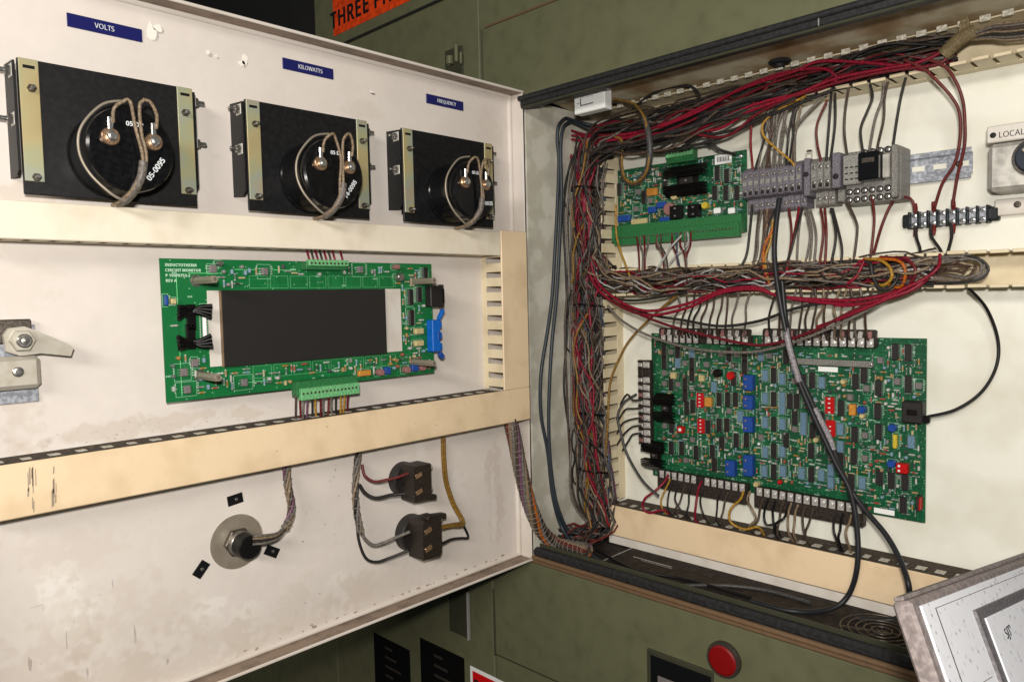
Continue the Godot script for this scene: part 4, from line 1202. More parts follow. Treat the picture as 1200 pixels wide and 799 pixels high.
# a screw terminal strip: moulded base, barriers, and at each pole a clamp plate, a screw and a fork lug
func terminal_strip(board: Node3D, at: Vector3, turn: float, poles: int, pitch: float, lugs: bool, empty: Array = []) -> Node3D:
	var o := part(board, "terminal_strip", box(poles * pitch + 0.002, 0.011, 0.010, 0.0006), mat("bakelite"), at + Vector3(0, 0, 0.005), Vector3(0, 0, turn))
	part(o, "wire_shelf", box(poles * pitch + 0.002, 0.010 if lugs else 0.0155, 0.007 if lugs else 0.011, 0.0006), mat("bakelite"), Vector3(0, 0.0095 if lugs else 0.0125, 0.003), Vector3(-0.25 if lugs else 0.0, 0, 0))
	for i in poles + 1:
		part(o, "barrier", box(0.0011, 0.0195, 0.0036, 0.0003), mat("bakelite"), Vector3((i - poles / 2.0) * pitch, 0.004, 0.0068))
	for i in poles:
		if i in empty:
			continue
		var x := (i - (poles - 1) / 2.0) * pitch
		var tip := rng.randf_range(-0.12, 0.12)
		part(o, "clamp_plate", box(pitch * 0.76, 0.0120, 0.0014, 0.0004), mat("tinned"), Vector3(x, 0.0006, 0.0056), Vector3(0, 0, tip))
		part(o, "terminal_screw", dome(0.0033, 0.0022, 10), mat("tinned"), Vector3(x, -0.0008, 0.0063))
		if lugs:
			part(o, "lug", box(pitch * 0.5, 0.0085, 0.0022, 0.0006), mat("tinned" if i % 3 else "cap_rose"), Vector3(x, 0.0088, 0.0082), Vector3(-0.3, 0, tip))
	return o

# ---------------------------------------------------------------- ducts
# local x along the duct, y across it, z out of the mounting face; a wall is a row of fingers on a base strip
func finger_wall(duct: Node3D, length: float, y: float, depth: float, m: Material, hooks: bool, pitch := 0.0195, skip := 0.32) -> void:
	part(duct, "wall_base", box(length, 0.0016, depth * 0.3, 0.0003), m, Vector3(length / 2, y, depth * 0.15))
	var n := int(length / pitch)
	for i in n:
		var w := pitch * (1.0 - skip)
		var x := (i + 0.5) * pitch
		var f := part(duct, "finger", box(w, 0.0015, depth * 0.72, 0.0003), m, Vector3(x, y, depth * 0.63), Vector3(rng.randf_range(-0.03, 0.03), 0, rng.randf_range(-0.01, 0.01)))
		if hooks:
			part(f, "finger_lip", box(w, 0.0036, 0.0022, 0.0005), m, Vector3(0, 0, depth * 0.36))

# ---------------------------------------------------------------- door things
func panel_meter(a: float, label: String, wide: float, digits: String) -> void:
	# black backplate held by two plated brackets, a round movement can, two studs with leads
	var t := thing("panel_meter", label, "meter", on_door(a, 0.5244), DOOR_TURN, "analogue meters across the top of the door")
	var W := wide
	var H := 0.110
	part(t, "back_plate", box(W, H, 0.003, 0.0006), mat("meter_black"), Vector3(0, 0, 0.0243))
	part(t, "movement_box", box(W - 0.03, H - 0.022, 0.0225, 0.001), mat("meter_black"), Vector3(0, 0, 0.0115))
	for s in [-1, 1]:
		var bx: float = s * (W / 2 - 0.0078)
		var b := part(t, "bracket", box(0.0142, 0.099, 0.0016, 0.0004), mat("yellow_zinc"), Vector3(bx, 0.0052, 0.0268))
		part(b, "slot", box(0.0085, 0.0026, 0.0004, 0.0), mat("tape_black"), Vector3(0, 0.043, 0.0008))
		part(t, "bracket_leg", extruded("leg %d" % s, [Vector2(0, -0.04), Vector2(0.022, -0.04), Vector2(0.027, -0.036), Vector2(0.027, 0.052), Vector2(0, 0.054)], 0.0016), mat("meter_black"), Vector3(s * (W / 2 + 0.0010) + (0.0008 if s > 0 else -0.0008), 0.0, 0.0), Vector3(0, -PI / 2, 0))
		for q in [[0.031, true], [-0.041, true], [0.045, false], [0.006, false]]:
			if q[1]:
				var sc := part(t, "stud_nut", lathe("nut", [Vector2(0, 0), Vector2(0.0034, 0), Vector2(0.0034, 0.0024), Vector2(0.003, 0.0028), Vector2(0, 0.0028)], 6), mat("steel_dark"), Vector3(bx - s * 0.001, q[0], 0.0276))
				part(sc, "stud", rod(0.0017, 0.0065, 10), mat("steel"), Vector3(0, 0, 0.002))
			else:
				var sc := part(t, "clamp_nut", lathe("clamp nut", [Vector2(0, 0), Vector2(0.0042, 0), Vector2(0.0042, 0.0036), Vector2(0.0036, 0.0042), Vector2(0, 0.0042)], 6), mat("steel"), Vector3(s * (W / 2 + 0.0035), q[0], 0.019), Vector3(0, s * PI / 2, 0))
				part(sc, "clamp_tab", box(0.0105, 0.0105, 0.0012, 0.0003), mat("switch_silver"), Vector3(0.0, 0, -0.0002))
				part(sc, "stud", rod(0.0019, 0.0085, 10), mat("steel"), Vector3(0, 0, 0.002))
	var cy := -0.0175
	var R := 0.0355
	var can := part(t, "meter_can", lathe("meter can", [Vector2(R + 0.0012, 0), Vector2(R + 0.0012, 0.004), Vector2(R + 0.0002, 0.0052), Vector2(R, 0.008), Vector2(R, 0.0435), Vector2(R - 0.0008, 0.0455), Vector2(R - 0.003, 0.047), Vector2(0, 0.047)], 48), mat("meter_gloss"), Vector3(-0.002, cy, 0.0255))
	for s in [-1, 1]:
		var st := part(can, "terminal", lathe("terminal boss", [Vector2(0.0072, 0), Vector2(0.0072, 0.003), Vector2(0.0066, 0.0036), Vector2(0.004, 0.0036), Vector2(0.004, 0.0052), Vector2(0, 0.0052)], 20), mat("brass"), Vector3(s * 0.017, 0.008, 0.047))
		part(st, "terminal_screw", dome(0.0042, 0.004), mat("bright"), Vector3(0, 0, 0.0046))
		part(st, "lug", box(0.0042, 0.011, 0.0028, 0.0009), mat("bright"), Vector3(0, 0.0105, 0.003))
	lettering(can, digits, 0.0047, mat("print_white"), Vector3(0.0185, -0.0145, 0.0472), Vector3(0, 0, 0.95 if digits[0] != "5" else 0.05), true)
	lettering(can, "05 DP", 0.0038, mat("print_white"), Vector3(0.003, 0.021, 0.0472), Vector3.ZERO, true)
	# its leads: two loops from the studs, tied together below the can, and the tie wire round the left of the can
	var z := 0.0255 + 0.051
	for s in [-1, 1]:
		var pts := [Vector3(s * 0.017, cy + 0.019, z), Vector3(s * 0.0168, cy + 0.030, z + 0.003), Vector3(s * 0.011, cy + 0.0385, z + 0.006), Vector3(s * 0.0035, cy + 0.035, z + 0.006), Vector3(s * 0.0012 + 0.002, cy + 0.016, z + 0.004), Vector3(s * 0.0016 + 0.004, cy - 0.008, z + 0.002), Vector3(s * 0.0018 + 0.001, cy - 0.028, z), Vector3(s * 0.002 - 0.006, cy - 0.041, z - 0.012), Vector3(s * 0.002 - 0.008, cy - 0.044, z - 0.034)]
		for i in range(2, pts.size() - 3):
			pts[i] += Vector3(rng.randf_range(-0.0022, 0.0022), rng.randf_range(-0.0022, 0.0022), rng.randf_range(-0.0015, 0.0015))
		part(t, "lead", tube(smooth(pts, 0.004), 0.0015, 8), wire_mat("tan"))
	part(t, "tie_sleeve", tube(smooth([Vector3(0.0045, cy - 0.010, z + 0.002), Vector3(0.0022, cy - 0.024, z + 0.0006), Vector3(-0.003, cy - 0.0365, z - 0.007), Vector3(-0.0065, cy - 0.042, z - 0.016)], 0.003), 0.0036, 8), wire_mat("grey"))
	part(t, "tie_wire", tube(smooth([Vector3(-0.002, cy + 0.0415, z - 0.012), Vector3(-0.020, cy + 0.036, z - 0.013), Vector3(-0.0365, cy + 0.016, z - 0.014), Vector3(-0.0395, cy - 0.004, z - 0.014), Vector3(-0.033, cy - 0.022, z - 0.012), Vector3(-0.018, cy - 0.0375, z - 0.010), Vector3(-0.0065, cy - 0.0425, z - 0.012)], 0.004), 0.0012, 8), mat("washer_dull"))

func build_door() -> void:
	var t := thing("cabinet_door", "cream painted cabinet door standing open with a folded rim", "door", Vector3(0, 0, 0))
	var L := 0.665
	var H := 0.66
	var mid := Vector3(DOOR_X, H / 2, L / 2)
	part(t, "door_skin", box(0.002, H - 0.003, L, 0.0005), mat("door_paint"), mid + Vector3(-0.001, 0, 0))
	var skin := part(t, "skin_paint", board_face(L - 0.006, H - 0.006), door_material(L, H), Vector3(DOOR_X + 0.0003, H / 2, L / 2), Vector3(0, DOOR_TURN, 0))
	skin.name = "skin_paint"
	part(t, "top_rim", box(0.0235, 0.002, L, 0.0006), mat("door_lip"), Vector3(DOOR_X / 2, H - 0.001, L / 2))
	part(t, "bottom_rim", box(0.0235, 0.002, L, 0.0006), mat("door_lip"), Vector3(DOOR_X / 2, 0.001, L / 2))
	part(t, "rim_edge", box(0.0026, 0.0032, L, 0.0008), mat("door_paint"), Vector3(0.0005, 0.0012, L / 2))
	part(t, "rim_edge", box(0.0026, 0.0032, L, 0.0008), mat("door_paint"), Vector3(0.0005, H - 0.0012, L / 2))
	part(t, "hinge_rim", box(0.0235, H - 0.004, 0.002, 0.0006), mat("door_paint"), Vector3(DOOR_X / 2, H / 2, 0.001))
	part(t, "free_rim", box(0.0235, H - 0.004, 0.002, 0.0006), mat("door_paint"), Vector3(DOOR_X / 2, H / 2, L - 0.001))
	for q in [[H - 0.0035, -1.0], [0.0045, 1.0]]:      # rolled folds
		part(t, "fold", tube([Vector3(DOOR_X + 0.0005, q[0] + 0.0003, 0.003), Vector3(DOOR_X + 0.0005, q[0] + 0.0003, L - 0.003)], 0.0032, 12), mat("door_paint"))
	part(t, "fold", tube([Vector3(DOOR_X + 0.0008, 0.004, 0.0045), Vector3(DOOR_X + 0.0008, H - 0.004, 0.0045)], 0.0036, 12), mat("door_paint"))
	# flaked paint and dirt
	var st := SurfaceTool.new()
	var sl := SurfaceTool.new()
	st.begin(Mesh.PRIMITIVE_TRIANGLES)
	sl.begin(Mesh.PRIMITIVE_TRIANGLES)
	var r := RandomNumberGenerator.new()
	r.seed = 77
	var blot := func(into: SurfaceTool, a: float, y: float, rx: float, ry: float, lift: float) -> void:
		var pts := []
		var n := 9
		for i in n:
			var ang := TAU * i / n
			var k := r.randf_range(0.55, 1.1)
			pts.append(Vector3(DOOR_X + lift, y + sin(ang) * ry * k, -a + cos(ang) * rx * k))
		var c := Vector3(DOOR_X + lift, y, -a)
		for i in n:
			face(into, [c, pts[i], pts[(i + 1) % n]], Vector3(-1, y, -a))
	for q in [[-0.486, 0.633, 0.006, 0.009], [-0.480, 0.638, 0.005, 0.004], [-0.394, 0.627, 0.0035, 0.008], [-0.3975, 0.622, 0.005, 0.003], [-0.4324, 0.6255, 0.003, 0.003], [-0.424, 0.624, 0.002, 0.0015], [-0.237, 0.622, 0.004, 0.0015]]:
		blot.call(sl, q[0], q[1], q[2], q[3], 0.0006)
		blot.call(st, q[0] + 0.002, q[1] - 0.002, q[2] * 0.9, q[3] * 0.8, 0.0003)
	for i in 130:
		var s := r.randf_range(0.0003, 0.0008)
		blot.call(st, r.randf_range(-0.62, -0.3) if i % 3 else r.randf_range(-0.62, -0.05), r.randf_range(0.01, 0.19), s, s * r.randf_range(0.7, 1.6), 0.0003)
	for i in 70:
		var s := r.randf_range(0.0003, 0.0009)
		blot.call(st, r.randf_range(-0.6, -0.36), 0.2535 + absf(r.randfn(0.0, 0.006)), s * 1.5, s, 0.0003)
	for q in [[-0.528, 0.066, 0.0012, 0.011], [-0.545, 0.12, 0.0008, 0.006], [-0.614, 0.07, 0.002, 0.007], [-0.606, 0.118, 0.008, 0.0006], [-0.585, 0.08, 0.0006, 0.012], [-0.57, 0.045, 0.001, 0.008], [-0.50, 0.03, 0.0015, 0.004]]:
		blot.call(st, q[0], q[1], q[2], q[3], 0.0003)
	for i in 26:
		blot.call(sl, r.randf_range(-0.61, -0.03), r.randf_range(0.02, 0.15), r.randf_range(0.0008, 0.003), r.randf_range(0.001, 0.004), 0.00022)
	for i in 34:
		blot.call(st, r.randf_range(-0.44, -0.03), 0.0065 + absf(r.randfn(0.0, 0.003)), r.randf_range(0.001, 0.004), r.randf_range(0.0005, 0.002), 0.0004)
	for i in 26:
		blot.call(sl, -0.045 + r.randfn(0.0, 0.004), r.randf_range(0.04, 0.17), r.randf_range(0.0008, 0.003), r.randf_range(0.001, 0.004), 0.00025)
	var d := part(t, "paint_marks", st.commit(), mat("stain_dark"))
	d.set_meta("kind", "stuff")
	d = part(t, "paint_flakes", sl.commit(), mat("stain_light"))
	d.set_meta("kind", "stuff")

func build_door_things() -> void:
	panel_meter(-0.5318, "leftover", 0.142, "05-0095")
	get_node("panel_meter").set_meta("label", "black analogue meter rear below the VOLTS name plate")
	panel_meter(-0.3360, "black analogue meter rear below the KILOWATTS name plate", 0.1455, "14-0095")
	panel_meter(-0.1395, "black analogue meter rear below the FREQUENCY name plate", 0.149, "52-0035")
	for q in [[-0.526, 0.627, "VOLTS"], [-0.3202, 0.6318, "KILOWATTS"], [-0.1228, 0.6287, "FREQUENCY"]]:
		var t := thing("name_plate", "blue engraved name plate reading %s on the cream door" % q[2], "name plate", on_door(q[0], q[1]), DOOR_TURN, "blue meter name plates")
		part(t, "plate", box(0.0625, 0.0118, 0.0014, 0.0003), mat("plate_blue"), Vector3(0, 0, 0.0008))
		lettering(t, q[2], 0.0042, mat("print_white"), Vector3(-0.001 if q[2] == "VOLTS" else 0.002, 0, 0.0016))
	# ducts: upper, lower, and the upright one by the hinge
	var u := thing("wire_duct", "narrow cream wire duct running under the three meters", "wire duct", on_door(-0.66, 0.4468), DOOR_TURN, "wire ducts on the door")
	part(u, "cover", box(0.593, 0.0310, 0.003, 0.0012), mat("duct_pale"), Vector3(0.2965, 0, 0.0385))
	for s in [-1, 1]:
		finger_wall(u, 0.593, s * 0.0140, 0.0365, mat("duct_wall"), false)
	var l := thing("wire_duct", "wide cream wire duct under the display board with a dusty slotted top", "wire duct", on_door(-0.66, 0.2295), DOOR_TURN, "wire ducts on the door")
	part(l, "cover", box(0.644, 0.0445, 0.003, 0.0012), mat("duct_cover"), Vector3(0.322, 0, 0.0385))
	part(l, "bottom_wall", box(0.640, 0.0016, 0.036, 0.0003), mat("duct_wall"), Vector3(0.320, -0.0208, 0.0185))
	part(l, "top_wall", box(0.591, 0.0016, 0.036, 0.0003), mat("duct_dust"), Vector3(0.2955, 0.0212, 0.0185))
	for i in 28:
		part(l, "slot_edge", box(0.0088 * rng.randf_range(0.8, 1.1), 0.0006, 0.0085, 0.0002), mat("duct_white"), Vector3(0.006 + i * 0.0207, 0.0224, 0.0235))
	var marks := SurfaceTool.new()
	marks.begin(Mesh.PRIMITIVE_TRIANGLES)
	var r := RandomNumberGenerator.new()
	r.seed = 5
	for i in 24:
		var x: float = 0.047 + r.randf_range(-0.004, 0.004) if i < 9 else (0.062 + r.randf_range(-0.002, 0.002) if i < 16 else r.randf_range(0.02, 0.62))
		var y := r.randf_range(-0.018, 0.019)
		var hh := r.randf_range(0.003, 0.009) if i < 16 else r.randf_range(0.0003, 0.0008)
		var ww := r.randf_range(0.0004, 0.0009) if i < 16 else r.randf_range(0.0004, 0.0011)
		face(marks, [Vector3(x - ww, y - hh, 0.0403), Vector3(x + ww * 0.5, y - hh * 0.8, 0.0403), Vector3(x + ww, y + hh, 0.0403), Vector3(x - ww * 0.4, y + hh * 0.7, 0.0403)], Vector3(x, y, -1))
	var mk := part(l, "scuffs", marks.commit(), mats["stain_dark"])
	mk.set_meta("kind", "stuff")
	var v := thing("wire_duct", "upright cream wire duct beside the door hinge, slots on its inner side", "wire duct", on_door(-0.0410, 0.254), DOOR_TURN, "wire ducts on the door")
	part(v, "cover", box(0.0495, 0.213, 0.003, 0.0012), mat("duct_cover"), Vector3(0, 0.1045, 0.0386))
	part(v, "hinge_side_wall", box(0.0016, 0.209, 0.036, 0.0003), mat("duct_wall"), Vector3(0.0225, 0.1045, 0.0185))
	for i in 11:
		var f := part(v, "finger", box(0.0016, 0.0118, 0.0275, 0.0003), mat("duct_wall"), Vector3(-0.0232, 0.008 + i * 0.0193, 0.0225))
		part(f, "finger_root", box(0.0016, 0.0193, 0.009, 0.0002), mat("duct_wall"), Vector3(0, 0, -0.0183))

	# display board
	var b := thing("circuit_board", "green display circuit board with a dark screen and four standoffs", "circuit board", on_door(-0.334, 0.352, 0.0212), DOOR_TURN)
	part(b, "board", box(0.326, 0.1352, 0.0016, 0.0002), mat("board_edge"), Vector3.ZERO)
	part(b, "copper_face", board_face(0.3255, 0.1348), board_material("display board print", 1024, 424, 12, Color(0.05, 0.40, 0.2), 0.3, BOARD_DOOR, 0.326), Vector3(0, 0, 0.00085))
	part(b, "screen_plate", box(0.2335, 0.0745, 0.0012, 0.0003), mat("strip_white"), Vector3(-0.0035, 0.0, 0.0015))
	var scr := part(b, "screen", box(0.196, 0.0755, 0.0034, 0.0004), mat("lcd"), Vector3(-0.0095, -0.0005, 0.0038))
	part(scr, "screen_frame", box(0.0012, 0.0755, 0.0035, 0.0002), mat("lcd_edge"), Vector3(-0.0988, 0, 0))
	for i in 8:
		for s in [1, -1]:
			var f := Node3D.new()
			f.name = "legend_box"
			f.position = Vector3(-0.066 + i * 0.0228, 0.0455 if s > 0 else -0.0465, 0.00095)
			b.add_child(f, true)
			for e in [[0, 0.0062, 0.0205, 0.0005], [0, -0.0062, 0.0205, 0.0005], [-0.01, 0, 0.0005, 0.0125], [0.01, 0, 0.0005, 0.0125]]:
				part(f, "line", box(e[2], e[3], 0.0002, 0.0), mat("legend_dim"), Vector3(e[0], e[1], 0))
	for e in [[-0.119, 0.054, 0.036, 0.0006], [-0.1485, 0.0375, 0.0006, 0.026], [-0.079, 0.058, 0.024, 0.0006], [-0.1485, -0.035, 0.0006, 0.055], [-0.036, 0.058, 0.026, 0.0006], [-0.07, -0.056, 0.03, 0.0006]]:
		part(b, "track", box(e[2], e[3], 0.0002, 0.0), mat("track_light"), Vector3(e[0], e[1], 0.00095))
	for i in 4:
		lettering(b, ["INDUCTOTHERM", "CIRCUIT MONITOR", "P 150P0753-2", "REV A"][i], 0.0027, mat("legend"), Vector3(-0.1585, 0.0615 - i * 0.0049, 0.001), Vector3.ZERO, true, true)
	for c in BOARD_DOOR:
		component(b, c[0], c[1], c[2], c[3], c[4])
	var busy := busy_list(BOARD_DOOR)
	busy.append([-0.0035, 0.0, 0.236, 0.079])
	for i in 8:
		busy.append([-0.066 + i * 0.0228, 0.0455, 0.022, 0.014])
	busy.append([-0.137, 0.05, 0.05, 0.03])
	busy.append([-0.13, 0.03, 0.05, 0.03])
	small_fill(b, 0.326, 0.135, 165, 31, busy)

	# latch
	var t := thing("door_latch", "cast metal cam latch with an angled lever on the free side of the door", "latch", on_door(-0.6105, 0.335), DOOR_TURN)
	part(t, "guide_plate", box(0.030, 0.066, 0.003, 0.0006), mat("rail_zinc"), Vector3(0.0, -0.006, 0.0016))
	part(t, "latch_body", box(0.040, 0.0275, 0.013, 0.0035), mat("cast_grey"), Vector3(-0.0055, -0.0125, 0.0105))
	part(t, "rivet", dome(0.0042, 0.0014, 18), mat("steel"), Vector3(-0.0025, -0.0115, 0.0172))
	part(t, "top_plate", box(0.028, 0.020, 0.006, 0.001), mat("steel_dark"), Vector3(-0.003, 0.022, 0.006))
	var lever := extruded("lever", [Vector2(-0.012, 0.005), Vector2(-0.0105, -0.0085), Vector2(-0.001, -0.0125), Vector2(0.014, -0.0115), Vector2(0.036, -0.0155), Vector2(0.0385, -0.0085), Vector2(0.034, -0.0045), Vector2(0.012, 0.0075), Vector2(0.003, 0.0115), Vector2(-0.008, 0.0105)], 0.006)
	part(t, "lever", lever, mat("cast_grey"), Vector3(0.0, 0.0145, 0.0155))
	part(t, "hex_nut", lathe("latch nut", [Vector2(0, 0), Vector2(0.0095, 0), Vector2(0.0095, 0.0045), Vector2(0.0085, 0.0055), Vector2(0, 0.0055)], 6), mat("cast_grey"), Vector3(0.0005, 0.0145, 0.0215))
	part(t, "spindle", lathe("spindle", [Vector2(0.0056, 0), Vector2(0.0056, 0.004), Vector2(0.0048, 0.0046), Vector2(0.0035, 0.0046), Vector2(0.0028, 0.0062), Vector2(0, 0.0066)], 20), mat("steel"), Vector3(0.0005, 0.0145, 0.0268))

	# selector switch
	t = thing("selector_switch", "round selector switch rear on a wide dull washer below the duct", "switch", on_door(-0.4251, 0.1296), DOOR_TURN)
	part(t, "washer", lathe("wide washer", [Vector2(0.006, 0), Vector2(0.0282, 0), Vector2(0.0282, 0.0012), Vector2(0.006, 0.0014)], 48), mat("washer_dull"), Vector3(0, 0, 0.0001))
	part(t, "locking_nut", lathe("lock nut", [Vector2(0.015, 0), Vector2(0.015, 0.005), Vector2(0.014, 0.006), Vector2(0.008, 0.006)], 6), mat("steel_dark"), Vector3(0, 0, 0.0012))
	part(t, "collar", lathe("collar", [Vector2(0.0128, 0), Vector2(0.0128, 0.007), Vector2(0.0118, 0.008), Vector2(0.008, 0.008)], 32), mat("steel"), Vector3(0, 0, 0.0068))
	part(t, "switch_body", lathe("selector body", [Vector2(0.0122, 0), Vector2(0.0122, 0.015), Vector2(0.0112, 0.0165), Vector2(0, 0.0165)], 32), mat("bracket_black"), Vector3(0, 0, 0.0145))
	for q in [[-0.4249, 0.1738, 0.12], [-0.3868, 0.1089, -0.55], [-0.4633, 0.1107, 0.85]]:
		var mk2 := thing("position_marker", ["small black marker tag above the selector washer", "small black marker tag tilted at the lower right of the selector washer", "small black marker tag turned on its corner at the lower left of the selector washer"][[0.12, -0.55, 0.85].find(q[2])], "marker tag", on_door(q[0], q[1]), DOOR_TURN, "black tags round the selector switch")
		part(mk2, "tag", box(0.0165, 0.0105, 0.001, 0.0002), mat("tape_black"), Vector3(0, 0, 0.0006), Vector3(0, 0, q[2]))
		part(mk2, "rivet", dome(0.0018, 0.0008), mat("steel"), Vector3(0.001, 0, 0.0011))
	# contact blocks
	var blocks := [[-0.2070, 0.155, "brown contact block with a rust red and a grey lead, the upper one", 0], [-0.1975, 0.085, "brown contact block with yellow leads on its right, the lower one", 1]]
	for q in blocks:
		t = thing("contact_block", q[2], "contact block", on_door(q[0], q[1]), DOOR_TURN, "contact blocks on the lower door")
		t.scale = Vector3.ONE * (1.1 if q[3] else 1.0)
		part(t, "round_base", lathe("contact base", [Vector2(0.0210, 0), Vector2(0.0210, 0.012), Vector2(0.0198, 0.014), Vector2(0, 0.014)], 32), mat("chip_black"), Vector3(-0.003, 0.0, 0.0002))
		part(t, "contact_body", extruded("contact body", [Vector2(-0.014, -0.022), Vector2(0.010, -0.023), Vector2(0.013, -0.019), Vector2(0.013, 0.021), Vector2(-0.011, 0.021), Vector2(-0.014, 0.016)], 0.026), mat("bronze_block"), Vector3(0.0, 0, 0.012))
		part(t, "contact_wing", box(0.028, 0.006, 0.010, 0.001), mat("bronze_block"), Vector3(0.010, 0.0205 if q[3] else -0.0215, 0.030), Vector3(0, 0, -0.12))
		part(t, "side_plate", box(0.012, 0.036, 0.016, 0.001), mat("chip_black"), Vector3(0.016, -0.001, 0.018))
		for s in [-1, 1]:
			part(t, "terminal_screw", dome(0.0042, 0.003), mat("bright"), Vector3(0.0195, s * 0.0135, 0.026))
			part(t, "lug", box(0.010, 0.0055, 0.002, 0.0006), mat("brass"), Vector3(-0.007, s * 0.010, 0.0388), Vector3(0, 0, 0.3))
		if q[3]:
			part(t, "centre_screw", dome(0.003, 0.002), mat("bright"), Vector3(0.0165, 0, 0.0262))
	wires("door_upper", "wire", "wire from the upper green plug of the display board up into the duct", "wires on the display board's upper plug")
	wires("door_lower", "wire", "wire from the lower green plug of the display board down into the duct", "wires on the display board's lower plug")
	var h := thing("wire_harness", "laced grey and pink harness dropping from the duct to the selector switch", "wire harness")
	laced(h, smooth(bends(RUNS["sel_bundle"][0][2]), 0.003), 6, 0.0028, 0.0016, ["grey", "tan", "grey", "violet", "umber", "tan"], 1.5, 0.008)
	wires("sel_wire", "wire", "wire entering the selector switch from its laced harness", "wires into the selector switch")
	h = thing("wire_harness", "laced grey harness dropping from the duct beside the two contact blocks", "wire harness")
	laced(h, smooth(bends(RUNS["fuse_bundle"][0][2]), 0.003), 5, 0.0026, 0.0016, ["dark", "grey", "grey", "dark", "tan"], 1.5, 0.009)
	wires("fuse_wire", "wire", "wire looping from the laced harness to a contact block", "wires into the contact blocks")
	wires("yellow_drop", "wire", "wire bent round to the right side of the lower contact block", "wires right of the contact blocks")
	h = thing("wire_harness", "thick laced multicolour harness crossing the hinge from door to cabinet", "wire harness")
	laced(h, smooth(bends(RUNS["hinge_harness"][0][2]), 0.004), 13, 0.0072, 0.0028, ["umber", "grey", "orange", "umber", "tan", "grey", "violet", "umber", "grey", "tan", "rust", "umber", "dark"], 0.9, 0.009)

